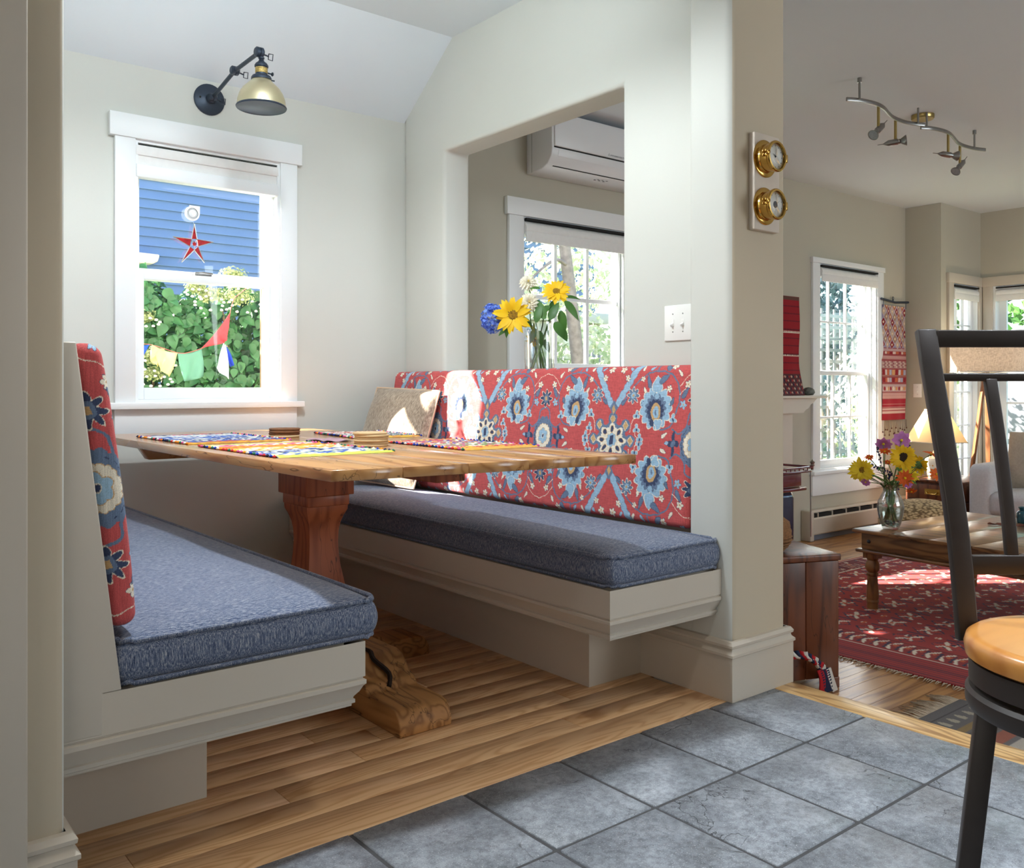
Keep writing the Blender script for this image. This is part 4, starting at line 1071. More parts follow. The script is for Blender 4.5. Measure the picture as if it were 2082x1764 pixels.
# ================================================================== AIR CONDITIONER
ac = thing('air_conditioner', 'white wall-mounted air conditioner seen through the pass-through', 'air conditioner', (3.7, YB, 2.2))
M_AC = plain('ac_plastic', (226, 228, 230), .35, var=.01)
pr = [(YB, 2.545), (YB-.18, 2.545), (YB-.215, 2.525), (YB-.222, 2.49), (YB-.222, 2.33), (YB-.214, 2.29), (YB-.185, 2.255), (YB-.13, 2.232), (YB-.03, 2.222), (YB, 2.222)]
m = MB(); m.prism(pr, 3.285, 4.13, lambda p, q, h: (h, p, q)); build('body', m, M_AC, ac, bevel=.006)
P1('front_panel', ac, M_AC, (3.30, YB-.232, 2.345, 4.115, YB-.220, 2.535), bevel=.008)
P1('end_seam', ac, plain('ac_seam', (170, 172, 172), .6), (3.2835, YB-.05, 2.225, 3.2845, YB-.046, 2.54))
m = MB(); m.prism([(YB-.2235, 2.338), (YB-.2245, 2.345), (YB-.219, 2.345), (YB-.219, 2.338)], 3.30, 4.115, lambda p, q, h: (h, p, q)); build('panel_gap', m, M_DARKGAP, ac)
m = MB(); m.prism([(YB-.2255, 2.332), (YB-.217, 2.296), (YB-.191, 2.268), (YB-.186, 2.272), (YB-.211, 2.30), (YB-.2195, 2.332)], 3.335, 4.08, lambda p, q, h: (h, p, q)); build('louver', m, M_AC, ac, bevel=.002)
m = MB(); m.prism([(YB-.190, 2.262), (YB-.168, 2.246), (YB-.160, 2.25), (YB-.185, 2.268)], 3.335, 4.08, lambda p, q, h: (h, p, q)); build('air_slot', m, M_DARKGAP, ac)
def text(par, s_, size, loc, rot, mat, name='lettering', al='LEFT'):
    cu = bpy.data.curves.new(name, 'FONT'); cu.body = s_; cu.size = size; cu.extrude = .0003; cu.align_x = al; cu.materials.append(mat)
    tmp = bpy.data.objects.new(name, cu); COL.objects.link(tmp); bpy.context.view_layer.update()
    me = bpy.data.meshes.new_from_object(tmp.evaluated_get(bpy.context.evaluated_depsgraph_get())); bpy.data.objects.remove(tmp)
    if not me.materials: me.materials.append(mat)
    o = bpy.data.objects.new(name, me); COL.objects.link(o); ORG[o.name] = ORG[par.name]; o.parent = par; o.location = Vector(loc)-ORG[par.name]; o.rotation_euler = rot; return o
M_GREYINK = plain('grey_ink', (96, 98, 104), .6)
text(ac, 'MITSUBISHI ELECTRIC', .0135, (3.735, YB-.2325, 2.355), (math.pi/2, 0, 0), M_GREYINK)
m = MB()
for dx, dz in ((0, .0075), (-.0055, 0), (.0055, 0)): m.add([(3.722+dx, YB-.2326, 2.354+dz), (3.725+dx, YB-.2326, 2.358+dz), (3.722+dx, YB-.2326, 2.362+dz), (3.719+dx, YB-.2326, 2.358+dz)], [(0, 1, 2, 3)])
build('emblem', m, M_GREYINK, ac)
m = MB()
for k in range(6): m.box(3.70+k*.018, YB-.1305-.012*(k % 2), 2.231+.0028*(k % 2)-.001, 3.713+k*.018, YB-.122, 2.2335)
build('warning_print', m, M_GREYINK, ac)
# ================================================================== CUT FLOWERS
def stem_part(o, pts, r, mat=None):
    m = MB(); m.tube(crv([tuple(p) for p in pts], 6), r, 7); return build('stem', m, mat or M_STEM, o, smooth=180)
ME = {}
def sunflower(label, root, mid, head, nrm, R, npet, pmat, dmat, dr, grp=None, two=True, leaves=()):
    o = thing('sunflower', label, 'flower', root, grp)
    stem_part(o, [root, mid, head], .0042*R/.06)
    M = TF(head, nrm)
    key = ('pet', pmat.name, round(R, 3), dr)
    if key not in ME:
        m = MB(); petal(m, R-dr*.7, R*.35, Matrix.Identity(4), .10, 6, .75, dr*.7, .25); ME[key] = mdata('petal', m, pmat)
    for layer in range(2 if two else 1):
        for k in range(npet):
            a = 2*math.pi*(k+.5*layer)/npet+random.uniform(-.14, .14)
            share(o, 'petal', ME[key], M @ Rz(a) @ Ry(random.uniform(-.30, .10)-.1*layer) @ Matrix.Scale(random.uniform(.82, 1.08)*(1-.06*layer), 4))
    m = MB(); m.lathe([(dr, -.004), (dr*1.02, .004), (dr*.9, dr*.22), (dr*.5, dr*.28), (.0005, dr*.18)], (0, 0, 0), 20); build('disc', MB().add([M @ p for p in m.v], m.f), dmat, o, smooth=50)
    m = MB(); m.lathe([(.004, -.02), (dr*.8, -.012), (dr*1.15, -.002)], (0, 0, 0), 12); build('calyx', MB().add([M @ p for p in m.v], m.f), M_STEM, o, smooth=60)
    put_leaves(o, leaves)
    return o
def put_leaves(o, leaves):
    for (p, d, L, W, up) in leaves:
        key = ('leaf', round(L, 3), round(W, 3))
        if key not in ME: ME[key] = leafmesh('leaf', L, W, M_LEAF)
        d = Vector(d).normalized(); z = Vector(up); z = (z-d*z.dot(d)).normalized(); y = z.cross(d)
        share(o, 'leaf', ME[key], Matrix.Translation(p) @ Matrix((d, y, z)).transposed().to_4x4())
def dahlia(label, root, mid, head, nrm, R, mat, cmat):
    o = thing('dahlia', label, 'flower', root); stem_part(o, [root, mid, head], .0025)
    M = TF(head, nrm); m = MB()
    for l in range(7):
        n = 16-2*l
        for k in range(n):
            petal(m, R*(1.08-.12*l), R*.46, M @ Rz(2*math.pi*(k+.5*(l % 2))/n+l*.2) @ Ry(.30-.25*l), .25, 4, .55, R*.05, .3)
    build('petals', m, mat, o, smooth=180, fix=False)
    m = MB(); m.lathe([(R*.10, R*.3), (R*.10, R*.46), (.0005, R*.50)], (0, 0, 0), 12); build('centre', MB().add([M @ p for p in m.v], m.f), cmat, o, smooth=60)
    return o
def daisy(name, label, root, mid, head, nrm, R, n, mat, cmat, wd=.6, cup=.1, grp=None, cr=.16, droop=0):
    o = thing(name, label, 'flower', root, grp); stem_part(o, [root, mid, head], .0022)
    M = TF(head, nrm); m = MB()
    for k in range(n): petal(m, R*random.uniform(.9, 1.05), R*wd, M @ Rz(2*math.pi*k/n+random.uniform(-.08, .08)) @ Ry(-cup+random.uniform(-.12, .12)+droop), .12, 5, .62, R*.06, .2)
    build('petals', m, mat, o, smooth=180, fix=False)
    m = MB(); m.lathe([(R*cr, -.003), (R*cr, R*.07), (R*cr*.6, R*.13), (.0005, R*.13)], (0, 0, 0), 12); build('centre', MB().add([M @ p for p in m.v], m.f), cmat, o, smooth=60)
    m = MB(); m.lathe([(.002, -.012), (R*.16, -.004)], (0, 0, 0), 8); build('calyx', MB().add([M @ p for p in m.v], m.f), M_STEM, o)
    return o
M_CRC = plain('pale_yellow_centre', (226, 200, 120), .8, var=.2, nscale=80)
# ---- vase on the ledge of the pass-through
VC = Vector((2.535, 2.96, 1.0405))
va = thing('flower_vase', 'straight clear glass vase on the pass-through ledge', 'vase', VC)
M_VG = vaseglass('clear_glass', (.97, .985, .985))
m = MB(); m.lathe([(.0005, .002), (.064, .002), (.066, .008), (.066, .242), (.063, .242), (.063, .012), (.0005, .012)], VC, 40); build('glass', m, M_VG, va, smooth=50)
M_WAT = vaseglass('water', (.90, .95, .93))
m = MB(); m.lathe([(.0005, .013), (.062, .013), (.062, .082), (.0005, .082)], VC, 36); build('water', m, M_WAT, va, smooth=50)
base = lambda a, r=.045: VC+Vector((r*math.cos(a), r*math.sin(a), .018))
mouth = lambda a, r=.04: VC+Vector((r*math.cos(a), r*math.sin(a), .235))
tocam = lambda p: (Vector((0, 0, 1.15))-Vector(p)).normalized()
VD = 3.89
h = atd(1042, 640, 3.80); sunflower('yellow sunflower leaning left next to the blue hydrangea', base(.2), mouth(2.6), h, (tocam(h)+Vector((-.5, -.1, .05))), .090, 11, M_YEL, M_DISK2, .024, leaves=[(atd(1032, 660, 3.80), (-.1, .05, -1), .055, .022, (-.6, -.7, .1)), (atd(1070, 650, 3.84), (-.2, .5, -.3), .07, .032, (-.5, -.6, .5))])
h = atd(1132, 592, 3.86); sunflower('yellow sunflower standing highest at the right of the glass vase', base(3.0), mouth(-1.0), h, (tocam(h)+Vector((.1, .1, .55))), .066, 12, M_YEL, M_DISK2, .017, leaves=[(atd(1128, 610, 3.85), (-.25, .25, -1), .075, .032, (-.7, -.7, .1)), (atd(1150, 605, 3.84), (.8, -.6, .12), .065, .03, (-.4, -.4, .8)), (atd(1148, 612, 3.83), (.5, -.55, -.8), .10, .036, (-.5, -.5, .5)), (atd(1140, 632, 3.84), (.1, -.2, -1), .09, .038, (-.7, -.6, .1)), (atd(1118, 622, 3.84), (-.5, .55, -.55), .085, .036, (-.5, -.6, .5)), (atd(1098, 587, 3.88), (-.7, .7, .25), .05, .024, (-.3, -.5, .8))])
h = atd(1086, 690, 3.91); sunflower('yellow sunflower hanging down behind the glass vase', base(1.0), mouth(1.5), h, Vector((-.5, -.3, -.8)), .045, 10, M_YEL, M_DISK2, .014, two=False)
h = atd(1076, 614, 3.83); dahlia('cream white dahlia just above the vase mouth', base(4.0), mouth(2.0), h, tocam(h)+Vector((0, 0, .12)), .043, M_WHITEP, M_CRC)
h = atd(1074, 574, 3.92); dahlia('cream white dahlia at the top of the bouquet, against the window', base(5.0), mouth(1.2), h, tocam(h)+Vector((.1, 0, .5)), .040, M_WHITEP, M_CRC)
hy = thing('hydrangea', 'round blue hydrangea head hanging left of the glass vase', 'flower', base(.6))
h = atd(1001, 647, 3.86); stem_part(hy, [base(.6), mouth(2.2), h+Vector((.03, -.03, -.02)), h], .0035)
m = MB()
for k in range(210):
    d = Vector(rng.normal(size=3)).normalized(); p = h+Vector((d.x*.046, d.y*.046, d.z*.062))*random.uniform(.9, 1.05); M = TF(p, d+Vector(rng.normal(size=3))*.35)
    for j in range(4): petal(m, .0105, .011, M @ Rz(math.pi/2*j+k) @ Ry(-.2), .1, 2, .7, .001)
build('florets', m, M_BLUEP, hy, smooth=180, fix=False)
put_leaves(hy, [(atd(1022, 645, 3.82), (.3, .1, -.9), .04, .02, (-.6, -.7, .2)), (atd(1030, 668, 3.84), (-.6, .4, -.5), .045, .02, (-.5, -.6, .4))])
fo = thing('greenery', 'dark green leafy sprigs filling the mouth of the glass vase', 'leaves', base(2.2))
stem_part(fo, [base(2.2), mouth(.5), atd(1100, 625, 3.84)], .003, M_STEMD)
put_leaves(fo, [(atd(1108, 648, 3.82), (-.3, .3, .9), .10, .045, (-.7, -.6, .1)), (atd(1090, 655, 3.82), (.1, -.15, .8), .09, .036, (-.7, -.6, .1)), (atd(1080, 660, 3.83), (-.4, .5, .05), .06, .03, (-.4, -.4, .8)), (atd(1118, 650, 3.82), (.25, -.3, .9), .085, .04, (-.7, -.6, .2)), (atd(1128, 655, 3.82), (.3, -.4, -.8), .08, .04, (-.6, -.6, .3)), (atd(1096, 672, 3.84), (.1, -.1, -.9), .07, .032, (-.7, -.6, .1)), (atd(1090, 668, 3.86), (-.3, .3, -.8), .075, .03, (-.7, -.6, .1)), (atd(1107, 690, 3.86), (.2, -.2, -.8), .06, .028, (-.7, -.6, .1)), (atd(1140, 668, 3.83), (.25, -.3, -.7), .06, .034, (-.6, -.6, .3))])

# ================================================================== LIVING ROOM
M_WAL = wood('dark_walnut', (112, 62, 38), (62, 32, 20), 2, 7, 7, .38, .15, .05, crack=.6)
M_MANGO = wood('coffee_table_wood', (150, 108, 70), (88, 56, 34), 1, 7, 9, .3, .35, .06, crack=.8)
M_MANGOZ = wood('coffee_table_leg_wood', (150, 104, 62), (90, 56, 32), 2, 6, 12, .35, .25, .06)
# dark wooden box by the step
bxo = thing('wooden_box', 'dark wooden box table on the step beside the wall end', 'side table', (3.2, 1.924, ZF))
ba = math.radians(67.6); bd1 = Vector((math.cos(ba), math.sin(ba), 0)); bd2 = Vector((math.sin(ba), -math.cos(ba), 0)); bc = Vector((3.2, 1.924, 0))
def bp(a, d, z): return bc+bd1*d-bd2*a+Vector((0, 0, z))       # a to the left along the front, d back
def bbox(name, a0, a1, d0, d1, z0, z1, **k):
    m = MB(); vs = [bp(a0, d0, z0), bp(a1, d0, z0), bp(a1, d1, z0), bp(a0, d1, z0), bp(a0, d0, z1), bp(a1, d0, z1), bp(a1, d1, z1), bp(a0, d1, z1)]
    m.add(vs, [(0,3,2,1),(4,5,6,7),(0,1,5,4),(1,2,6,5),(2,3,7,6),(3,0,4,7)]); return build(name, m, M_WAL, bxo, bevel=.004, **k)
bbox('top_board', -.004, .46, -.004, .35, .322, .347)
for k in range(3): bbox('front_board', .004+k*.15, .152+k*.15, .0, .022, -.135, .3215)
bbox('side_board', .0, .022, .0225, .34, -.135, .3215); bbox('side_board', .434, .456, .0225, .34, -.135, .3215)
for a in (.0, .41):
    for d in (.0, .30): bbox('foot', a, a+.045, d, d+.045, ZF, -.1355)
M_BASK = plain('woven_basket', (128, 88, 52), .85, var=.35, nscale=120, bscale=180, bstr=.8)
bk = thing('lidded_basket', 'round lidded brown basket on the dark wooden box', 'basket', bp(.26, .15, .3475))
m = MB(); m.lathe([(.07, .0), (.10, .02), (.118, .055), (.120, .085), (.112, .10)], bp(.26, .15, .3475), 36); build('bowl', m, M_BASK, bk, smooth=50)
for k in range(7):
    m = MB(); r = .079+.04*math.sin(math.pi*(k+1)/9); c = bp(.26, .15, .3475+.012+k*.0125); m.tube([c+Vector((r*math.cos(a*math.pi/16), r*math.sin(a*math.pi/16), 0)) for a in range(33)], .0045, 5, caps=False); build('coil', m, M_BASK, bk, smooth=180)
m = MB(); m.lathe([(.115, .101), (.112, .118), (.085, .138), (.04, .149), (.0005, .151)], bp(.26, .15, .3475), 36); build('lid', m, M_BASK, bk, smooth=50)
# braided dog rope
rp = thing('rope_toy', 'red, navy and white braided fleece rope in front of the dark wooden box', 'rope toy', bp(.2, -.03, ZF))
pth = crv([bp(.26, -.02, -.03), bp(.20, -.032, -.022), bp(.14, -.035, -.045), bp(.105, -.037, -.085)], 10)
pth = [Vector(p) for p in pth]
for k, c in enumerate(((178, 24, 34), (30, 36, 66), (214, 210, 204))):
    mt = plain('fleece', c, .95, var=.1, bscale=200, bstr=.3); m = MB()
    m.tube([p+Vector((0, .0, 0))+(bd2*math.cos(i*.75+k*2.1)+Vector((0, 0, 1))*math.sin(i*.75+k*2.1))*.009 for i, p in enumerate(pth)], .010, 7); build('strand', m, mt, rp, smooth=180)
    for j in range(2 if k < 2 else 1):
        a = .105-.012*k+.018*j; m = MB(); strip(m, crv([bp(a, -.037-.006*j, -.085), bp(a-.01, -.04-.006*j, -.12), bp(a-.008-.01*k, -.042-.006*j, ZF+.006)], 5), bd2, .024, .006); build('tail', m, mt, rp, smooth=60)
# ---- rug
rg = Cv(3.56, 6.6, .9, 3.3, .006, (160, 48, 44)); rr = random.Random(5)
DRK, NVR, WH, ORR = (84, 26, 30), (44, 42, 70), (222, 208, 190), (196, 92, 52)
for k in range(9): rg.rect(3.565+k*.026, .9, 3.574+k*.026, 3.3, (98, 36, 50))
rg.rect(3.80, .9, 3.96, 3.1, (146, 42, 40)); rg.rect(3.795, .9, 3.803, 3.3, WH); rg.rect(3.955, .9, 3.962, 3.1, DRK)
for k in range(40):
    y0 = .92+k*.06; rg.line([(3.82, y0), (3.88, y0+.03), (3.94, y0)], .016, WH); rg.line([(3.83, y0+.03), (3.92, y0+.045)], .010, NVR); rg.ell(3.89, y0+.002, .014, .010, ORR)
rg.rect(3.96, 3.10, 6.6, 3.28, (120, 34, 36)); rg.rect(3.8, 3.09, 6.6, 3.10, WH); rg.rect(3.8, 3.275, 6.6, 3.285, WH)
for k in range(70):
    xx = 3.82+k*.04; rg.dia(xx, 3.14+.05*(k % 3), .016, .02, rr.choice([WH, NVR, ORR, (150, 60, 60)]))
    rg.line([(xx, 3.12), (xx+.02, 3.25)], .006, rr.choice([NVR, WH]))
for i in range(14):
    for j in range(12):
        xx, yy = 4.06+i*.19, .98+j*.185
        if yy > 3.06: continue
        rg.dia(xx, yy, .082, .082, NVR); rg.dia(xx, yy, .072, .072, (170, 56, 46))
        s_ = 1 if (i+j) % 2 else -1
        rg.line([(xx-.05, yy-.03*s_), (xx-.015, yy), (xx+.02, yy+.01*s_), (xx+.055, yy+.035*s_)], .020, WH); rg.line([(xx-.04, yy+.03*s_), (xx-.01, yy+.018*s_)], .012, WH); rg.line([(xx+.01, yy-.018*s_), (xx+.05, yy-.028*s_)], .012, WH)
        rg.ell(xx, yy, .013, .010, ORR); rg.ell(xx+.03, yy-.01*s_, .012, .008, NVR); rg.ell(xx-.032, yy, .012, .008, NVR)
        rg.line([(xx+.095, yy-.05), (xx+.095, yy+.05)], .012, NVR); rg.ell(xx+.095, yy+.09, .012, .014, WH); rg.line([(xx+.07, yy+.092), (xx+.12, yy+.092)], .008, ORR)
V, F = rbox((3.04, 2.4, .008), (420, 330, 1), .003); V += np.array([5.08, 2.1, ZF+.0045])
M_WOOL = printed('rug_wool', .95, 260, .35, .22, slub=False)
rug = npmesh('area_rug', V, F, M_WOOL, None, rg.get(V[:, 0], V[:, 1]), smooth=False); tag(rug, 'large red and white patterned rug under the coffee table', 'rug')
def fringe(par, p0, p1, out, n, L, mat, seed=0):
    r = random.Random(seed); m = MB(); out = Vector(out); p0 = Vector(p0); p1 = Vector(p1); al = (p1-p0).normalized()
    for k in range(n):
        p = p0.lerp(p1, (k+.5)/n); e = out*L*r.uniform(.7, 1.1)+al*r.uniform(-.25, .25)*L
        m.tube([p, p+e*.5+Vector((0, 0, .004)), p+e], [.0022, .0026, .0012], 4)
    o = build('fringe', m, mat, par, smooth=180); o['kind'] = 'stuff'; return o
M_FRINGE = plain('cotton_fringe', (176, 160, 140), .95, var=.15, nscale=60)
fringe(rug, (3.562, .9, ZF+.004), (3.562, 3.3, ZF+.004), (-1, 0, 0), 200, .055, M_FRINGE, 1)
kl = Cv(2.78, 3.42, .2, 1.56, .005, (88, 84, 84))
for y0, y1, c in ((1.40, 1.43, (120, 98, 62)), (1.34, 1.39, (70, 66, 66)), (1.28, 1.33, (128, 74, 58)), (1.2, 1.26, (150, 142, 132)), (1.08, 1.18, (84, 70, 66)), (1.0, 1.06, (140, 128, 72)), (.8, .9, (110, 66, 54)), (.5, .7, (70, 66, 64)), (1.515, 1.52, (50, 46, 46))): kl.rect(2.78, y0, 3.42, y1, c)
for k in range(11): kl.drop(2.83+k*.058, 1.475, .05, .032, math.pi/2, (146, 138, 122))
V, F = rbox((.64, 1.36, .006), (130, 270, 1), .003); V += np.array([3.10, .88, ZF+.0035])
kr = npmesh('kilim_runner', V, F, M_WOOL, None, kl.get(V[:, 0], V[:, 1]), smooth=False); tag(kr, 'small grey and brown striped kilim by the oak nosing', 'rug')
fringe(kr, (2.785, 1.56, ZF+.004), (3.415, 1.56, ZF+.004), (0, 1, 0), 90, .10, M_FRINGE, 2)
# ---- coffee table
CT = Vector((4.385, 2.569, 0)); e1 = Vector((-.0837, -.9965, 0)); e2 = Vector((.9965, -.0837, 0)); ZC = .25
ct = thing('coffee_table', 'low square wooden coffee table with turned legs on the red rug', 'table', CT+e1*.6+e2*.55+Vector((0, 0, ZF)))
def cq(a, b, z): return CT+e1*a+e2*b+Vector((0, 0, z))
def cbox(name, a0, a1, b0, b1, z0, z1, mat=M_MANGO, bev=.004):
    m = MB(); m.add([cq(a0, b0, z0), cq(a1, b0, z0), cq(a1, b1, z0), cq(a0, b1, z0), cq(a0, b0, z1), cq(a1, b0, z1), cq(a1, b1, z1), cq(a0, b1, z1)], [(0,3,2,1),(4,5,6,7),(0,1,5,4),(1,2,6,5),(2,3,7,6),(3,0,4,7)]); return build(name, m, mat, ct, bevel=bev)
TA, TB = 1.30, 1.12
for k in range(6): cbox('top_board', .0+TA*k/6+(.0004 if k else 0), TA*(k+1)/6, .0, TB, ZC-.018, ZC, bev=.006 if k in (0, 5) else .001)
for a0, a1, b0, b1 in ((.035, TA-.035, .035, .06), (.035, TA-.035, TB-.06, TB-.035), (.035, .06, .061, TB-.061), (TA-.06, TA-.035, .061, TB-.061)):
    cbox('apron', a0, a1, b0, b1, ZC-.105, ZC-.0185)
for a0, a1, b0, b1 in ((.012, TA-.012, .012, .07), (.012, TA-.012, TB-.07, TB-.012), (.012, .07, .071, TB-.071), (TA-.07, TA-.012, .071, TB-.071)):
    cbox('lower_ledge', a0, a1, b0, b1, ZC-.122, ZC-.1055, bev=.006)
lm = MB(); lh = ZC-.1225-ZF-.008
lm.box(-.034, -.034, lh-.03, .034, .034, lh); lm.lathe([(.026, lh-.03), (.030, lh-.036), (.026, lh-.042), (.034, lh-.06), (.038, lh-.078), (.034, lh-.095), (.024, lh-.105), (.030, lh-.112), (.030, lh-.120), (.025, lh-.126), (.030, .10), (.032, .06), (.030, .05), (.030, .045), (.032, .042), (.032, .035), (.029, .032), (.029, 0)], (0, 0, 0), 20)
lme = mdata('leg', lm, M_MANGOZ); lme.set_sharp_from_angle(angle=.6)
for a in (.075, TA-.075):
    for b_ in (.075, TB-.075): share(ct, 'leg', lme, Matrix.Translation(cq(a, b_, ZF+.0085)) @ Rz(-.084))
for a in (.08, .62, 1.2):
    m = MB(); m.lathe([(.010, 0), (.009, .004), (.004, .007), (.0005, .0075)], cq(a, .035, ZC-.062), 12, M=frame(-e2)); build('iron_stud', m, M_BLACK, ct, smooth=60)
# vase with the mixed bouquet
V2 = cq(.155, .135, ZC+.0005); V2 = Vector((4.522, 2.425, ZC+.0005))
v2 = thing('flower_vase', 'waisted clear glass vase with pebbles on the coffee table', 'vase', V2)
pf = [(.040, .003), (.052, .03), (.063, .075), (.068, .115), (.064, .145), (.048, .18), (.038, .20), (.037, .212), (.046, .235), (.053, .245)]
m = MB(); m.lathe([(.0005, .003)]+pf+[(r-.003, z) for r, z in reversed(pf[1:])]+[(.03, .012), (.0005, .012)], V2, 36); build('glass', m, M_VG, v2, smooth=60)
m = MB(); m.lathe([(.0005, .013), (.040, .014), (.050, .033), (.060, .075), (.0645, .108), (.0645, .122), (.0005, .122)], V2, 30); build('water', m, M_WAT, v2, smooth=60)
pmats = [plain('glass_pebble', c, .15, var=.1, coat=.5) for c in ((150, 190, 180), (196, 214, 206), (30, 60, 110), (110, 170, 150))]
for k in range(46):
    a = random.uniform(0, 6.28); rr_ = random.uniform(.0, .042); z = .018+random.uniform(0, .026); q = V2+Vector((rr_*math.cos(a), rr_*math.sin(a), z)); s_ = random.uniform(.007, .0105)
    m = MB(); m.lathe([(.0005, -s_*.6), (s_*.7, -s_*.45), (s_, 0), (s_*.7, s_*.45), (.0005, s_*.6)], q, 8); build('pebble', m, pmats[k % 4] if k % 9 else pmats[2], v2, smooth=180)
B2 = lambda a, r=.035: V2+Vector((r*math.cos(a), r*math.sin(a), .045))
M2 = lambda a, r=.03: V2+Vector((r*math.cos(a), r*math.sin(a), .215))
for lab, uu, vv, dd, nr, R, nm, pm, dm, dr in (
    ('dark-centred sunflower facing the room in the mixed bouquet', 1837, 929, 4.66, (0, 0, .05), .072, 17, M_YEL, M_DISK, .026),
    ('lemon sunflower turned left at the left edge of the mixed bouquet', 1752, 955, 4.68, (-.55, -.1, -.1), .070, 15, M_YEL2, M_DISK2, .018),
    ('yellow sunflower seen from behind at the right of the mixed bouquet', 1868, 945, 4.80, (1.4, .3, .0), .060, 14, M_YEL, M_DISK, .02),
    ('lemon sunflower low behind the orange bloom in the mixed bouquet', 1848, 966, 4.70, (.15, 0, .5), .056, 13, M_YEL2, M_DISK2, .016)):
    h = atd(uu, vv, dd); sunflower(lab, B2(uu*.37), M2(uu*.37+3.1), h, tocam(h)+Vector(nr), R, nm, pm, dm, dr)
for lab, uu, vv, dd, nr, R in (('pink cosmos at the top of the mixed bouquet, beside the red hanging', 1833, 895, 4.74, (.05, 0, .1), .048), ('mauve cosmos seen from below at the upper left of the mixed bouquet', 1796, 902, 4.76, (0, 0, -.9), .046), ('small mauve cosmos hanging at the left below the lemon sunflower', 1760, 980, 4.67, (-.3, .2, -.8), .026), ('small pale pink cosmos under the orange bloom', 1846, 985, 4.66, (0, 0, .3), .022)):
    h = atd(uu, vv, dd); daisy('cosmos', lab, B2(vv*.71), M2(vv*.71+3), h, tocam(h)+Vector(nr), R, 8, M_PINK, M_YEL2, .95, .05)
for lab, uu, vv, dd, nr, R in (('orange tithonia open towards the room above the vase mouth', 1840, 972, 4.62, (0, 0, .1), .046), ('orange tithonia on a long bent stem at the right edge', 1905, 964, 4.70, (.5, .1, .2), .040), ('orange tithonia seen from the side at the upper right', 1893, 923, 4.76, (.9, -.2, 1.5), .042), ('orange tithonia seen from the side below the mauve cosmos', 1799, 918, 4.72, (0, 0, 1.9), .036), ('small orange tithonia bud cluster behind the lemon sunflower', 1768, 930, 4.76, (-.3, 0, 2.0), .028), ('orange tithonia hanging low beside the vase neck', 1853, 999, 4.70, (.1, 0, -1.5), .030), ('small orange tithonia behind the blue lavender', 1805, 940, 4.75, (0, 0, 2.2), .026)):
    h = atd(uu, vv, dd); daisy('tithonia', lab, B2(uu*.53), M2(uu*.53+3), h, tocam(h)+Vector(nr), R, 11, M_ORANGE, M_YEL, .46, .12, droop=.25 if vv > 990 else 0)
for k, (uu, vv, u2, v2_) in enumerate(((1784, 908, 1792, 945), (1770, 945, 1786, 950), (1797, 950, 1802, 975), (1848, 905, 1838, 935), (1812, 958, 1806, 972), (1826, 985, 1820, 1000))):
    o = thing('lavender', ['tall dark blue lavender spike at the upper left', 'short dark lavender spike over the lemon sunflower', 'dark lavender spike in the middle of the bouquet', 'dark lavender tip behind the pink cosmos', 'small dark lavender spike among the stems', 'low dark lavender spike by the vase mouth'][k]+(' of the mixed bouquet' if k == 0 else ''), 'flower', B2(k))
    a, b_ = atd(uu, vv, 4.72), atd(u2, v2_, 4.72); stem_part(o, [B2(k), M2(k+3), b_, a], .0016, M_STEMD); m = MB()
    for j in range(16):
        p = a.lerp(b_, j/15)+Vector(rng.normal(size=3))*.0045; m.lathe([(.0005, -.006), (.0045, 0), (.0005, .006)], p, 5)
    build('blossoms', m, M_NAVYP, o, smooth=180)
gr = thing('greenery', 'fine green stems and leaves at the neck of the coffee table vase', 'leaves', B2(1))
for k in range(12):
    a = k*.55; e = M2(a, .05)+Vector((.09*math.cos(a), .09*math.sin(a), random.uniform(.05, .15))); stem_part(gr, [B2(a+3), M2(a, .03), e], .0018, M_STEMD)
    put_leaves(gr, [(M2(a, .035)+Vector((0, 0, random.uniform(0, .07))), (math.cos(a), math.sin(a), .5), .055, .018, (0, 0, 1)), (e, (math.cos(a), math.sin(a), -.2), .04, .016, (0, 0, 1))])
# teal jar and dried leaf on the table
tj = thing('glass_jar', 'teal glass jar at the right on the coffee table', 'jar', at(2080, 1063, z=ZC+.0005))
c = at(2082, 1063, z=ZC+.0005)
m = MB(); m.lathe([(.034, .001), (.038, .006), (.038, .055), (.03, .066), (.024, .07), (.024, .08), (.028, .083), (.028, .088), (.022, .088), (.022, .07), (.034, .054), (.034, .006)], c, 28); build('glass', m, plain('teal_glass', (20, 96, 116), .12, var=.15, coat=.6, trans=.35), tj, smooth=50)
m = MB(); A = []
for i in range(14):
    t_ = i/13; w_ = .03*math.sin(math.pi*min(1, .05+.95*t_))*(1+.35*math.sin(i*2.2)); p = at(2008, 1066, z=ZC+.002).lerp(at(2082, 1070, z=ZC+.002), t_)
    A.append([p+Vector((-.6*w_, -.5*w_, .004+.004*math.sin(i))), p+Vector((0, 0, .001)), p+Vector((.6*w_, .5*w_, .008+.004*math.sin(i*1.7)))])
m.grid(A); tag(build('dried_leaf', m, plain('dried_leaf', (112, 62, 46), .8, var=.25, nscale=40), smooth=60), 'curled brown dried leaf on the coffee table', 'leaf')
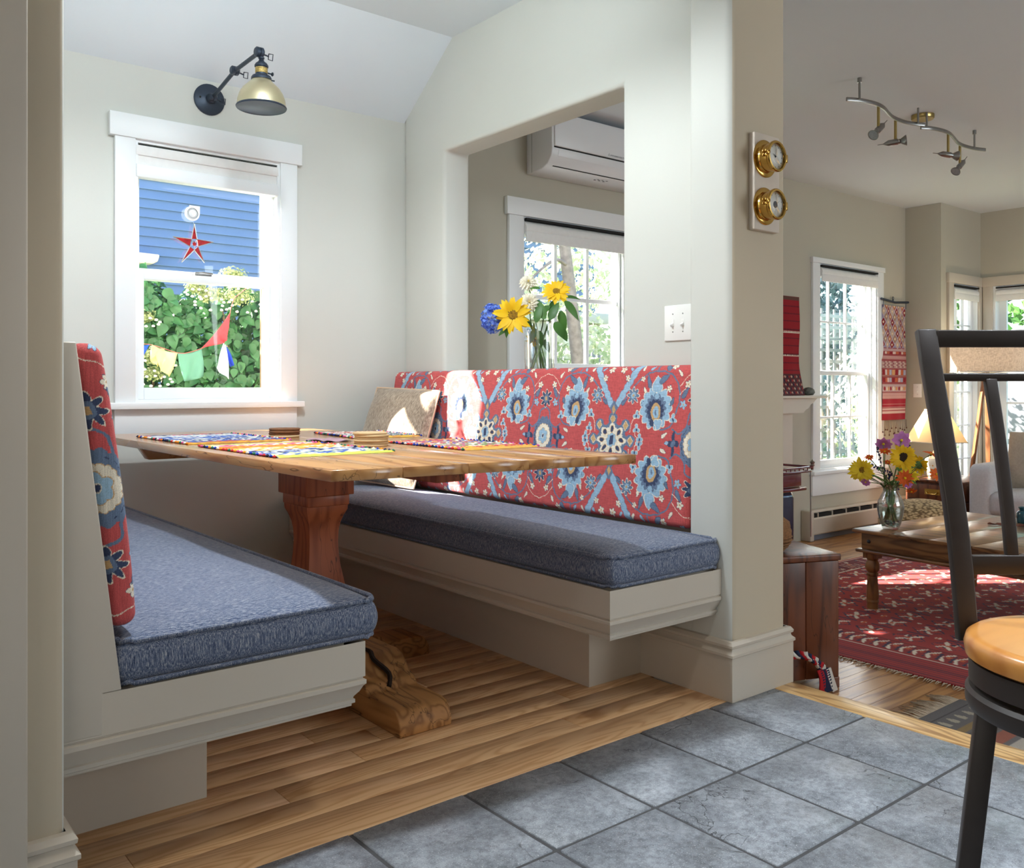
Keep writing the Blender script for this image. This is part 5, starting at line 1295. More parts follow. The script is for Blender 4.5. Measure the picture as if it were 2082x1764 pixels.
# ---- heater under the tall window
ht = thing('baseboard_heater', 'cream baseboard heater under the tall window', 'heater', (6.8, YB, ZF))
hx0, hx1 = 6.02, 7.60
m = MB(); m.prism([(YB-.002, ZF+.02), (YB-.002, .052), (YB-.05, .052), (YB-.062, .040), (YB-.062, .034), (YB-.012, .034), (YB-.012, ZF+.02)], hx0+.03, hx1, lambda p, q, h: (h, p, q)); build('back_cover', m, M_TRIM, ht)
m = MB(); m.prism([(YB-.075, ZF+.045), (YB-.082, ZF+.055), (YB-.082, -.012), (YB-.074, .0), (YB-.070, -.004), (YB-.074, -.016), (YB-.074, ZF+.045)], hx0+.03, hx1, lambda p, q, h: (h, p, q)); build('front_cover', m, M_TRIM, ht)
P1('fin_tube', ht, M_DARKGAP, (hx0+.04, YB-.066, ZF+.05, hx1-.01, YB-.016, .026))
for k in range(8): P1('damper_clip', ht, M_TRIM, (hx0+.12+k*.2, YB-.075, -.008, hx0+.128+k*.2, YB-.03, .034))
P1('end_cap', ht, M_TRIM, (hx0, YB-.088, ZF+.001, hx0+.05, YB-.001, .056), bevel=.008)
P1('toe_gap', ht, plain('blue_grey_toe', (112, 120, 134), .6), (hx0+.06, YB-.06, ZF+.002, hx1, YB-.05, ZF+.04))
# ---- mantel shelf with textile, stone and stove
mt = thing('mantel_shelf', 'white moulded mantel shelf at the left of the tall window', 'shelf', (5.4, YB, .8))
m = MB(); m.box(4.6, 3.745, .918, 6.06, YB-.0005, .938); build('shelf_board', m, M_TRIM, mt, bevel=.004)
m = MB(); m.prism([(5.98, .917), (5.95, .90), (5.93, .885), (5.90, .875), (5.87, .845), (5.83, .835), (5.80, .81), (4.7, .81), (4.7, .917)], 3.78, YB-.0005, lambda p, q, h: (p, h, q)); build('bed_moulding', m, M_TRIM, mt)
tag(P1('chimney_panel', None, M_TRIM, (4.7, 3.86, ZF+.002, 5.78, YB-.0005, .808)), 'white fireplace panel under the mantel shelf', 'panel')
k1 = Cv(5.3, 5.90, .0, .80, .004, (146, 30, 40))
for k, z in enumerate((.08, .20, .26, .33, .40, .46, .53, .60, .66, .72)):
    for j in range(30): k1.dia(5.31+j*.02, z, .009, .010, (60, 24, 40))
for z in (.315, .505): k1.rect(5.3, z, 5.9, z+.014, WH); [k1.dia(5.31+j*.022, z+.007, .008, .005, (120, 40, 50)) for j in range(28)]
k1.rect(5.3, 0, 5.9, .17, (84, 44, 48))
for j in range(24):
    for q in range(5): k1.dia(5.315+j*.026, .02+q*.032, .011, .012, ((190, 160, 140), (50, 34, 60), (160, 50, 50))[(j+q) % 3])
k1.rect(5.3, .77, 5.9, .80, (96, 66, 58))
nx_, nz_ = 120, 200; xx, zz_ = np.meshgrid(np.linspace(0, 1, nx_+1), np.linspace(0, 1, nz_+1)); 
fl_ = (np.clip(.30-zz_, 0, 1)/.30)**1.5
VX = 5.40+xx*(.585+.006*np.sin(zz_*11)-fl_*.125); VZ = .942+zz_*.745; VY = 3.935-fl_*.13+.004*np.sin(xx*14)*(1-zz_)
V = np.stack([VX, VY, VZ], -1).reshape(-1, 3); ii = np.arange(nz_)[:, None]*(nx_+1)+np.arange(nx_)[None]; F = np.stack([ii, ii+1, ii+nx_+2, ii+nx_+1], -1).reshape(-1, 4)
hg = npmesh('wall_textile', V, F, M_WOOL, None, k1.get((5.3+xx*.6).ravel(), (zz_*.8).ravel())); tag(hg, 'dark red woven textile hanging down to the mantel shelf', 'textile')
md = hg.modifiers.new('t', 'SOLIDIFY'); md.thickness = .004
m = MB(); m.lathe([(.001, 0), (.036, .004), (.048, .022), (.042, .044), (.022, .058), (.001, .062)], Vector((5.955, 3.84, .9385)), 24)
tag(build('shell_stone', m, plain('grey_green_stone', (98, 100, 92), .6, var=.4, nscale=50, bscale=60, bstr=.6), smooth=60), 'round grey-green stone on the mantel shelf end', 'stone')
sv = thing('wood_stove', 'dark blue and red enamelled stove below the mantel shelf', 'stove', (5.0, 3.6, ZF))
M_ENR = plain('red_enamel', (96, 24, 36), .2, var=.1, coat=.6); M_ENB = plain('navy_enamel', (36, 44, 70), .22, var=.15, coat=.6)
m = MB(); m.box(4.64, 3.46, -.06, 5.23, 3.80, .31); build('firebox', m, M_ENB, sv, bevel=.05, seg=4)
m = MB(); m.box(5.2305, 3.50, -.03, 5.238, 3.76, .27); build('side_panel', m, M_ENB, sv, bevel=.003)
m = MB(); m.box(4.59, 3.42, .3105, 5.29, 3.83, .333); build('lower_top', m, M_ENR, sv, bevel=.008)
m = MB(); m.box(4.61, 3.44, .3335, 5.26, 3.81, .43); build('upper_box', m, M_ENR, sv, bevel=.01)
m = MB(); m.box(4.57, 3.40, .4305, 5.32, 3.84, .447); build('top_plate', m, M_ENR, sv, bevel=.008)
m = MB(); m.tube([(4.57, 3.40, .466), (5.32, 3.40, .466), (5.32, 3.84, .466)], .008, 8)
for k in range(16): m.tube([(4.59+k*.048, 3.40, .447), (4.59+k*.048, 3.40, .466)], .004, 5)
build('gallery_rail', m, M_ENR, sv, smooth=60)
for x, y in ((5.32, 3.40), (4.93, 3.40)):
    m = MB(); m.lathe([(.008, .448), (.008, .47), (.016, .477), (.010, .485), (.017, .498), (.001, .518)], (x, y, 0), 12); build('finial', m, M_STEEL, sv, smooth=60)
for x in (4.68, 5.20):
    for y in (3.49, 3.77): 
        m = MB(); m.tube([(x, y, -.06), (x+.02, y-.015, -.12), (x+.045, y-.03, ZF+.002)], [.03, .022, .02], 8); build('leg', m, M_ENR, sv, smooth=60)
m = MB(); m.tube([(5.305, 3.405, .43), (5.307, 3.403, .0)], .004, 6); build('poker', m, M_STEEL, sv, smooth=60)
# ---- hanging with diamonds beside the window
k2 = Cv(0, .41, 0, 1.0, .004, (150, 72, 78))
for z, h_, c in ((.0, .06, (150, 36, 52)), (.06, .02, (196, 170, 164)), (.09, .015, (196, 170, 164)), (.115, .07, (150, 36, 52)), (.19, .05, (190, 150, 148)), (.25, .06, (186, 166, 170)), (.33, .045, (150, 72, 78)), (.38, .06, (150, 96, 90)), (.455, .06, (170, 140, 140)), (.53, .035, (190, 150, 148)), (.575, .025, (140, 40, 50)), (.605, .02, (190, 166, 166))): k2.rect(0, z, .41, z+h_, c)
for z in range(60): k2.rect(0, z*.0125, .41, z*.0125+.003, (176, 130, 130)) if .06 < z*.0125 < .62 and z % 2 else None
for j in range(9):
    x = .03+j*.044
    k2.ell(x, .275, .016, .018, ((150, 36, 48), WH, (206, 150, 100))[j % 3]); k2.rect(x-.02, .33, x+.018, .372, ((140, 36, 48), (190, 100, 70), (214, 190, 190), (170, 176, 200))[j % 4]); k2.rect(x-.02, .395, x+.018, .44, ((140, 36, 48), (206, 200, 206), (190, 100, 60), (170, 176, 200), (206, 160, 110))[j % 5])
    k2.rect(x-.02, .578, x+.018, .598, ((140, 36, 48), (214, 190, 180), (190, 100, 70))[j % 3])
for i in range(12):
    for j in range(4): k2.dia(.02+i*.036+(j % 2)*.018, .465+j*.014, .008, .008, (130, 36, 50) if (i+j) % 2 else WH)
k2.rect(0, .63, .41, 1.0, (150, 140, 168))
for j in range(8):
    for i in range(6):
        x = .02+i*.075+(j % 2)*.0375; z = .66+j*.048; c = ((134, 34, 46), (176, 104, 70), (190, 168, 150), (160, 128, 108))[(i*2+j*3) % 4]
        k2.dia(x, z, .037, .047, (180, 172, 184)); k2.dia(x, z, .031, .040, c)
        if c[0] < 200: k2.dia(x, z, .012, .014, (226, 206, 180))
nx_, nz_ = 100, 240; xx, zz_ = np.meshgrid(np.linspace(0, 1, nx_+1), np.linspace(0, 1, nz_+1))
V = np.stack([7.178+xx*.405, 3.925-.006*np.sin(zz_*7+xx*5)-.004*np.sin(xx*12), .72+zz_*.98], -1).reshape(-1, 3); ii = np.arange(nz_)[:, None]*(nx_+1)+np.arange(nx_)[None]; F = np.stack([ii, ii+1, ii+nx_+2, ii+nx_+1], -1).reshape(-1, 4)
h2 = thing('wall_hanging', 'woven hanging with diamonds and stripes on an iron bracket', 'textile', (7.38, YB, .72))
hw = npmesh('cloth', V, F, M_WOOL, h2, k2.get((xx*.41).ravel(), zz_.ravel())); md = hw.modifiers.new('t', 'SOLIDIFY'); md.thickness = .004
m = MB()
for k in range(17):
    x = 7.182+k*.0247; L = .10+.03*math.sin(k*1.9); m.tube([(x, 3.922, .722), (x+.004*math.sin(k), 3.92, .722-L*.6), (x+.006*math.sin(k*2), 3.919, .722-L)], .0018, 4); m.lathe([(.0005, -.010), (.006, 0), (.0005, .010)], (x+.006*math.sin(k*2), 3.919, .722-L), 6)
build('tassels', m, plain('tassel_brown', (104, 62, 58), .9, var=.3), h2, smooth=180)
m = MB(); m.tube([(7.150, 3.915, 1.748), (7.37, 3.915, 1.728), (7.60, 3.915, 1.742)], .010, 8); m.tube([(7.37, 3.93, 1.728), (7.37, 3.93, 1.757)], .006, 6)
m.tube([(7.37+.012*math.cos(a*.5), 3.93, 1.766+.012*math.sin(a*.5)) for a in range(13)], .003, 5); m.tube([(7.565, 3.915, 1.738), (7.565, 3.918, 1.68)], .003, 5); m.tube([(7.185, 3.915, 1.744), (7.185, 3.918, 1.68)], .003, 5)
build('iron_rod', m, M_BLACK, h2, smooth=60)
m = MB(); m.box(7.166, 3.9385, .80, 7.175, 3.9495, 1.72); build('hanging_edge', m, M_DARKGAP, h2)
# ---- chest, lamp, pouf
ch = thing('side_chest', 'dark wooden chest with brass pulls in the living room corner', 'chest', (7.22, 3.40, ZF))
P1('body', ch, M_WAL, (6.95, 3.16, ZF+.03, 7.50, 3.60, .255), bevel=.004); P1('top', ch, M_WAL, (6.93, 3.14, .2555, 7.52, 3.615, .275), bevel=.005); P1('plinth', ch, M_WAL, (6.94, 3.15, ZF+.001, 7.51, 3.61, ZF+.0295), bevel=.004)
for k in range(3):
    z0 = ZF+.045+k*.127; d_ = P1('drawer_front', ch, M_WAL, (6.938, 3.18, z0, 6.9495, 3.58, z0+.115), bevel=.003)
    d2 = P1('drawer_front', ch, M_WAL, (6.97, 3.148, z0, 7.48, 3.1595, z0+.115), bevel=.003)
    for par, M in ((d_, Matrix.Translation((6.9375, 3.38, z0+.06)) @ frame((-1, 0, 0)).to_4x4()), (d2, Matrix.Translation((7.22, 3.1475, z0+.06)) @ frame((0, -1, 0)).to_4x4())):
        m = MB(); m.box(-.06, -.022, 0, .06, .022, .002, M=M); m.tube([M @ Vector(p) for p in ((-.042, 0, .002), (-.042, -.004, .014), (-.03, -.016, .018), (.03, -.016, .018), (.042, -.004, .014), (.042, 0, .002))], .004, 6); build('brass_pull', m, M_BRASS, par, smooth=50)
lp = thing('table_lamp', 'lit table lamp with cream pyramid shade on the dark chest', 'lamp', (7.18, 3.42, .2755))
LC = Vector((7.16, 3.46, .2755))
M_JAR, t, b = newmat('painted_porcelain'); vv = nd(t, 'ShaderNodeTexVoronoi'); vv.inputs['Scale'].default_value = 34; t.links.new(coords(t, rnd=False), vv.inputs['Vector'])
ccx = ramp(t, vv.outputs['Distance'], [(.0, lin((60, 60, 70))), (.16, lin((186, 110, 52))), (.34, lin((206, 160, 100))), (.42, lin((240, 232, 214)))]); t.links.new(ccx, b.inputs['Base Color']); b.inputs['Roughness'].default_value = .2; b.inputs['Coat Weight'].default_value = .5
m = MB(); m.lathe([(.055, 0), (.062, .012), (.066, .05), (.078, .11), (.080, .145), (.072, .158), (.050, .160), (.046, .165), (.046, .19), (.040, .20), (.022, .203), (.018, .215), (.010, .222), (.010, .25), (.004, .26), (.004, .48)], LC, 28); build('jar_base', m, M_JAR, lp, smooth=50)
M_SHD, t, b = newmat('lamp_shade_cream'); b.inputs['Base Color'].default_value = (*lin((232, 214, 180)), 1); b.inputs['Roughness'].default_value = .9
tl = nd(t, 'ShaderNodeBsdfTranslucent'); tl.inputs[0].default_value = (*lin((250, 226, 180)), 1); mx = nd(t, 'ShaderNodeMixShader'); mx.inputs[0].default_value = .55
t.links.new(b.outputs[0], mx.inputs[1]); t.links.new(tl.outputs[0], mx.inputs[2]); t.links.new(mx.outputs[0], t.nodes['Material Output'].inputs[0])
vs_ = nd(t, 'ShaderNodeTexWave', wave_type='BANDS', bands_direction='X'); vs_.inputs['Scale'].default_value = 60; vs_.inputs['Distortion'].default_value = .4; t.links.new(coords(t, rnd=False), vs_.inputs['Vector']); bump(t, b, vs_.outputs['Fac'], .2, .002)
a0 = .165; a1 = .058; z0, z1 = .285, .545; rowsS = []
for r_, z in ((a0, z0), (a1, z1)): rowsS.append([LC+Matrix.Rotation(YAW+.2, 3, 'Z') @ Vector((sx_*r_, sy_*r_, z)) for sx_, sy_ in ((-1, -1), (1, -1), (1, 1), (-1, 1))])
m = MB(); m.grid(rowsS, closed=True); sh2 = build('shade', m, M_SHD, lp)
for rw in rowsS:
    m = MB(); m.tube(rw+[rw[0]], .004, 5, caps=False); build('shade_trim', m, plain('shade_braid', (186, 176, 160), .8), sh2)
lamp('lamp_bulb', 'POINT', LC+Vector((0, 0, .42)), (0, 0, -1), 1.6, (1.0, .72, .42)).data.shadow_soft_size = .03
M_SEAG, t, b = newmat('woven_straw'); vv = nd(t, 'ShaderNodeTexVoronoi'); vv.inputs['Scale'].default_value = 46; t.links.new(coords(t, (1, 1, 1.8), rnd=False), vv.inputs['Vector'])
t.links.new(ramp(t, vv.outputs['Distance'], [(.0, lin((216, 194, 150))), (.45, lin((180, 154, 112))), (.7, lin((110, 90, 60)))]), b.inputs['Base Color']); b.inputs['Roughness'].default_value = .9; bump(t, b, vv.outputs['Distance'], -.8, .01)
m = MB(); PC = Vector((6.42, 3.20, ZF+.009)); m.lathe([(.0005, .0), (.20, .0), (.275, .04), (.30, .11), (.30, .20), (.275, .27), (.20, .325), (.10, .345), (.0005, .35)], PC, 48)
tag(build('straw_pouf', m, M_SEAG, smooth=60), 'domed woven straw pouf behind the coffee table', 'pouf')
# ---- sofa
M_LINEN = plain('pale_linen', (196, 196, 198), .95, var=.06, nscale=80, bscale=400, bstr=.3)
sf = thing('sofa', 'pale grey linen sofa behind the coffee table', 'sofa', (7.4, 2.2, ZF))
def soft(name, c, L, r, mat, par, N=(14, 14, 14), puff=0.0, rz=0, tilt=0):
    V, F = rbox(L, N, r); 
    if puff:
        q = V/np.array(L)*2; V[:, 2] += puff*np.sign(V[:, 2])*(1-q[:, 0]**4)*(1-q[:, 1]**4)*(np.abs(q[:, 2])>.5); V[:, 0] += puff*np.sign(V[:, 0])*(1-q[:, 2]**4)*(1-q[:, 1]**4)*(np.abs(q[:, 0])>.5)
    M = (Matrix.Rotation(rz, 3, 'Z') @ Matrix.Rotation(tilt, 3, 'Y')); V = V @ np.array(M).T + np.array(c)
    return npmesh(name, V, F, mat, par)
soft('arm', (7.33, 3.01, .125), (.86, .19, .60), .06, M_LINEN, sf); soft('arm', (7.33, 1.22, .125), (.86, .19, .60), .06, M_LINEN, sf)
soft('base', (7.33, 2.14, -.06), (.84, 1.64, .20), .02, M_LINEN, sf); soft('back', (7.74, 2.14, .20), (.20, 1.64, .60), .06, M_LINEN, sf)
for k in range(2): soft('seat_cushion', (7.26, 2.55-k*.82, .135), (.72, .81, .18), .05, M_LINEN, sf, puff=.02); soft('back_cushion', (7.55, 2.55-k*.82, .42), (.20, .80, .42), .08, M_LINEN, sf, puff=.03, tilt=.14)
for x in (6.97, 7.72):
    for y in (1.20, 3.03): P1('foot', sf, M_WAL, (x-.03, y-.03, ZF+.009, x+.03, y+.03, ZF+.03))
M_BEIGE = plain('beige_linen', (166, 154, 138), .95, var=.08, nscale=60, bscale=300, bstr=.3)
M_SILK = plain('plum_silk', (132, 34, 66), .45, var=.3, nscale=18, bscale=80, bstr=.2)
def upright(cx, cy, cz, n, W, T, lab, mat, stripe=None):
    n = Vector(n).normalized(); xv = Vector((0, 0, 1)).cross(n).normalized(); yv = n.cross(xv)
    return pillow('throw_pillow', lab, (cx, cy, cz-W/2), W, W, T, Matrix.Translation((cx, cy, cz)) @ Matrix((xv, yv, n)).transposed().to_4x4(), mat, None, stripe, 20)
upright(7.30, 2.74, .445, (-1, -.15, .30), .44, .15, 'beige pillow with a plum silk stripe on the grey sofa', M_BEIGE, ([-.05, .0, .06, .12, .18, .24], M_SILK))
upright(7.30, 2.18, .445, (-1, .0, .30), .46, .15, 'plain pale pillow at the right on the grey sofa', M_LINEN)
# ---- floor lamp
flp = thing('floor_lamp', 'lit tripod floor lamp with linen drum shade in the bay corner', 'lamp', (7.86, 3.28, ZF))
FC = Vector((7.80, 3.30, 0)); FC = atd(2006, 740, 7.36); FC.z = 0
M_DRUM, t, b = newmat('linen_drum'); nn = noise(t, coords(t, (300, 300, 40), False), 1, 3); n2_ = noise(t, coords(t, (40, 40, 300), False), 1, 3); kk = mathn(t, 'MULTIPLY', mathn(t, 'ADD', nn, n2_), .5)
cc = ramp(t, kk, [(.35, lin((150, 138, 128))), (.65, lin((206, 192, 180)))]); t.links.new(cc, b.inputs['Base Color']); b.inputs['Roughness'].default_value = .95
tl = nd(t, 'ShaderNodeBsdfTranslucent'); t.links.new(cc, tl.inputs[0]); mx = nd(t, 'ShaderNodeMixShader'); mx.inputs[0].default_value = .35
t.links.new(b.outputs[0], mx.inputs[1]); t.links.new(tl.outputs[0], mx.inputs[2]); t.links.new(mx.outputs[0], t.nodes['Material Output'].inputs[0])
m = MB(); m.lathe([(.272, 1.125), (.272, 1.40)], FC, 48); m.f = [f for f in m.f if len(f) == 4]; m.m = [0]*len(m.f); ds = build('drum_shade', m, M_DRUM, flp, smooth=60)
m = MB(); m.lathe([(.270, 1.123), (.274, 1.123), (.274, 1.129), (.270, 1.129), (.270, 1.123)], FC, 48); build('shade_hem', m, M_LINEN, ds, smooth=30)
m = MB(); m.tube([FC+Vector((-.27, 0, 1.15)), FC+Vector((0, 0, 1.11)), FC+Vector((.27, 0, 1.15))], .003, 5); m.tube([FC+Vector((0, -.27, 1.15)), FC+Vector((0, 0, 1.11)), FC+Vector((0, .27, 1.15))], .003, 5); m.lathe([(.028, 1.05), (.028, 1.10), (.02, 1.13), (.02, 1.17)], FC, 14); build('lamp_holder', m, M_STEEL, flp, smooth=60)
M_LEGW = wood('tripod_wood', (136, 90, 58), (84, 50, 30), 2, 5, 10, .45)
for a in (0.3, 2.5, 4.4):
    d = Vector((math.cos(a), math.sin(a), 0)); m = MB(); strip(m, [FC+d*.02+Vector((0, 0, 1.08)), FC+d*.19+Vector((0, 0, ZF+.002))], Vector((-d.y, d.x, 0)), .036, .022); build('leg', m, M_LEGW, flp, bevel=.003)
lamp('lamp_bulb', 'POINT', FC+Vector((0, 0, 1.24)), (0, 0, -1), 5.0, (1.0, .78, .52)).data.shadow_soft_size = .04
# ---- ceiling spot rail
tk = thing('track_light', 'wavy brushed nickel spot rail on the living room ceiling', 'ceiling light', (4.99, 2.486, ZL))
def rz_(u_, v_): return at(1700+u_/6.506, 150+v_/6.506, z=ZL-.11)
R1 = crv([rz_(*p) for p in ((135, 335), (300, 348), (450, 375), (560, 410), (640, 460), (700, 530), (770, 585), (900, 635), (1050, 662), (1175, 672))], 5)
R2 = crv([rz_(*p) for p in ((1115, 712), (1250, 718), (1400, 748), (1500, 788), (1560, 850), (1615, 915), (1700, 955), (1830, 988), (1975, 1006))], 5)
for R_ in (R1, R2):
    m = MB(); strip(m, R_, (0, 0, 1), .020, .010); build('rail', m, M_STEEL, tk, bevel=.002)
M_ABR = plain('aged_brass', (170, 150, 96), .3, 1.0, var=.05)
cc_ = at(1876, 234, z=ZL); m = MB(); m.lathe([(.062, -.001), (.062, -.020), (.058, -.026), (.0005, -.027)], Vector((cc_.x, cc_.y, ZL)), 36); build('canopy', m, M_ABR, tk, smooth=40)
for (a, b_) in (((310, 340), None), ((1830, 985), None), ((1085, 655), 1), ((1200, 715), 1)):
    p = rz_(*a); m = MB(); m.tube([p, Vector((p.x, p.y, ZL-.001 if not b_ else ZL-.024))], .006, 8)
    if not b_: m.lathe([(.011, ZL-.024), (.011, ZL-.001)], (p.x, p.y, 0), 12)
    build('stand_off', m, M_STEEL, tk, smooth=50)
for k, (a, pz, d) in enumerate((((560, 430), (600, 690), (-1, .15, -.85)), ((785, 610), (785, 885), (.35, -.85, .05)), ((1483, 795), (1480, 1035), (.75, -.55, -.1)), ((1637, 955), (1660, 1180), (-.9, .2, -.9)))):
    p = rz_(*a); q = p+Vector((0, 0, -.105)); m = MB(); m.tube([p, q], .0075, 10); hd = build('drop_stem', m, M_ABR, tk, smooth=50)
    d = Vector(d).normalized(); F_ = frame(d)*.8; h0 = q+Vector((0, 0, -.016))
    m = MB(); m.lathe([(.0015, -.115), (.0025, -.112), (.003, -.08), (.012, -.062), (.021, -.045), (.021, .015), (.017, .018), (.017, .03), (.012, .034)], h0, 18, M=F_); sp = build('spot_body', m, M_STEEL, tk, smooth=40)
    m = MB(); m.lathe([(.012, .032), (.018, .036), (.034, .062), (.036, .066), (.036, .070), (.033, .070), (.030, .060)], h0, 24, M=F_); build('reflector', m, M_STEEL, sp, smooth=40)
    m = MB(); m.lathe([(.032, .067), (.0005, .068)], h0, 24, M=F_); build('lens', m, plain('spot_lens', (170, 176, 182), .1, .4, var=.1, nscale=90), sp)

# ================================================================== BAR STOOL IN THE FOREGROUND
M_IRON = plain('dark_bronze_metal', (58, 52, 50), .45, .2, var=.06, nscale=30, bscale=300, bstr=.04, coat=.1)
M_OAKS = wood('honey_oak_seat', (222, 156, 82), (176, 108, 46), 0, 5, 8, .28, .4, .02)
ER = Vector((math.sin(YAW), -math.cos(YAW), 0)); EF = Vector((math.cos(YAW), math.sin(YAW), 0))     # across and away along the stool's own axes
C0 = Vector((1.4965, .503, 0))+ER*.020
def q(a, f, z): return C0+ER*a+EF*f+Vector((0, 0, z))
bst = thing('bar_stool', 'dark metal swivel stool with honey oak seat in the foreground', 'stool', C0)
zs = np.linspace(.583, 1.100, 10)
def hw(z): return float(np.interp(z, (.58, .785, .906, 1.025, 1.11), (.1355, .147, .157, .1645, .1655)))       # the back fans out upwards
def fd(z): t_ = (z-.583)/.517; return .145+.010*t_+.075*t_*t_
pw = .034
for sg in (-1, 1):
    m = MB(); strip(m, [q(sg*(hw(z)-pw/2), fd(z), z) for z in zs], ER, pw, .016); build('back_post', m, M_IRON, bst, bevel=.003)
def hrail(name, z, hgt):
    x = hw(z)-pw+.002; m = MB(); strip(m, [q(-x, fd(z), z), q(x, fd(z), z)], (0, 0, 1), hgt, .013); return build(name, m, M_IRON, bst, bevel=.002)
hrail('top_rail', 1.0845, .030); hrail('upper_rail', 1.017, .0135); hrail('lower_rail', .706, .032)
for sg in (-1, 1):
    m = MB(); strip(m, [q(sg*(.041+.008*(z-.722)/.29), fd(z), z) for z in np.linspace(.715, 1.014, 8)], ER, .020, .012); build('slat', m, M_IRON, bst, bevel=.002)
m = MB(); m.lathe([(.0005, .582), (.166, .582), (.175, .587), (.177, .602), (.174, .613), (.167, .618), (.155, .6175), (.0005, .610)], C0, 80); build('seat', m, M_OAKS, bst, smooth=40)
m = MB(); m.lathe([(.145, .548), (.170, .548), (.170, .581), (.145, .581), (.145, .548)], C0, 72); build('seat_ring', m, M_IRON, bst, smooth=30)
m = MB(); m.lathe([(.140, .508), (.172, .508), (.175, .515), (.175, .533), (.170, .539), (.140, .539), (.140, .508)], C0, 72); build('swivel_ring', m, M_IRON, bst, smooth=30)
m = MB(); m.lathe([(.06, .539), (.06, .5815)], C0, 24); build('swivel_bearing', m, M_IRON, bst, smooth=30)
for k, (u_, w_) in enumerate(((ER, EF), (EF, ER))):
    m = MB(); strip(m, [C0+u_*-.142+Vector((0, 0, .515-.012*k)), C0+u_*.142+Vector((0, 0, .515-.012*k))], w_, .03, .011); build('cross_bar', m, M_IRON, bst, bevel=.002)
for k in range(4):
    d = Matrix.Rotation(k*math.pi/2-.349, 3, 'Z') @ ER; w_ = Matrix.Rotation(math.pi/2, 3, 'Z') @ d
    m = MB(); strip(m, [C0+d*.145+Vector((0, 0, .5075)), C0+d*.199+Vector((0, 0, .001))], w_, .030, .030); build('leg', m, M_IRON, bst, bevel=.003)
for sg in (-1, 1):
    m = MB(); strip(m, [q(sg*.118, .146, .594), q(sg*.096, .118, .5655)], ER, .022, .008); build('back_bracket', m, M_IRON, bst, bevel=.002)
# ================================================================== GARDEN OUTSIDE
GZ = -.55
m = MB(); m.box(-14, 4.4, GZ-.1, 45, 45, GZ); m.box(9.2, -12, GZ-.1, 45, 4.4, GZ)
S('ground', m, plain('lawn', (104, 128, 76), .95, var=.3, nscale=3, bscale=80, bstr=.5), 'grassy ground outside the windows', 'ground')
M_SIDE = plain('blue_siding', (98, 126, 168), .55, var=.03, nscale=2, bscale=60, bstr=.05)
hs = thing('blue_house', "neighbour's blue clapboard house wall filling the nook window", 'house', (3.2, 8.6, GZ))
P1('wall_core', hs, M_SIDE, (1.0, 8.535, GZ, 5.2, 13, 4.6))
zq = GZ
while zq < 4.5:
    m = MB(); m.prism([(8.505, zq), (8.505, zq+.006), (8.528, zq+.094), (8.536, zq+.094), (8.536, zq)], .98, 5.22, lambda p, q, h: (h, p, q)); build('siding_board', m, M_SIDE, hs); zq += .0865
p_ = at(292, 527, y=8.45)
bk_ = MB(); bk_.prism([(-.12, -.05), (.06, -.045), (.10, -.02), (.115, .03), (.11, .045), (-.12, .05)], 8.36, 8.50, lambda p, q, h: (p_.x+p, h, p_.z+q))
tag(build('wall_bracket', bk_, plain('beige_bracket', (232, 218, 200), .6), bevel=.01), 'beige rounded bracket fixed to the blue siding', 'bracket')
# fence with climbing hydrangea
M_FENCE = plain('weathered_cedar', (150, 124, 100), .85, var=.2, nscale=10, bscale=60, bstr=.3)
fn = thing('garden_fence', 'weathered wooden fence behind the climbing hydrangea', 'fence', (2.0, 5.75, GZ))
for k in range(17):
    x = .8+k*.125; P1('picket', fn, M_FENCE, (x, 5.74, GZ+.02, x+.10, 5.758, 1.30+random.uniform(-.015, .015)))
for z in (.2, .95): P1('fence_rail', fn, M_FENCE, (.8, 5.7585, z, 2.92, 5.80, z+.07))
M_VINE = leafmat('vine_leaf', (26, 70, 42), (76, 130, 76), .4, .2)
hdg = thing('climbing_hydrangea', 'green climbing hydrangea covering the garden fence', 'shrub', (2.0, 5.6, GZ))
def edge(x): return 1.62+.06*np.sin(x*9)+.05*np.sin(x*23+1)-.12*np.clip((1.95-x), 0, .4)*0
n = 8200
X = rng.uniform(.9, 3.0, n); Zt = edge(X); Z = GZ+.4+(Zt-GZ-.4)*rng.random(n)**.75
Yl = 5.60+.10*np.sin(X*6+Z*5)*.6+rng.uniform(-.10, .07, n)
Pn = np.stack([X, Yl, Z], 1); Nn = rng.normal(size=(n, 3))*.5+np.array([-.15, -1, .55])
big = np.argsort(Yl)[:0]
V, F = leafcloud(Pn, Nn, .062)
o = npmesh('leaves', V, F, M_VINE, hdg, smooth=False); o['kind'] = 'stuff'
key = leafmesh('leaf', .075, .062, leafmat('vine_leaf_front', (30, 78, 46), (84, 140, 84), .4, .2, False), .3, .35)
for k in range(300):
    x = random.uniform(1.45, 2.50); z = random.uniform(.92, float(edge(np.array(x)))+.02); p = Vector((x, 5.50+.05*math.sin(x*6+z*5)+random.uniform(-.03, .03), z))
    d = Vector((random.uniform(-.8, .8), random.uniform(-.5, 0), random.uniform(-1, .1))).normalized(); zv = Vector((random.uniform(-.5, .3), -1, random.uniform(.2, .9))); zv = (zv-d*zv.dot(d)).normalized()
    share(hdg, 'leaf', key, Matrix.Translation(p) @ Matrix((d, zv.cross(d), zv)).transposed().to_4x4() @ Matrix.Scale(random.uniform(.7, 1.15), 4))
m = MB()
for k in range(9):
    x = 1.2+k*.18; m.tube(crv([(x, 5.66, GZ), (x+.05*math.sin(k), 5.64, .4), (x+.12*math.sin(k*2), 5.62, 1.0), (x+.2*math.sin(k*3), 5.60, 1.5)], 5), .008, 6)
build('woody_stems', m, M_FENCE, hdg, smooth=180)
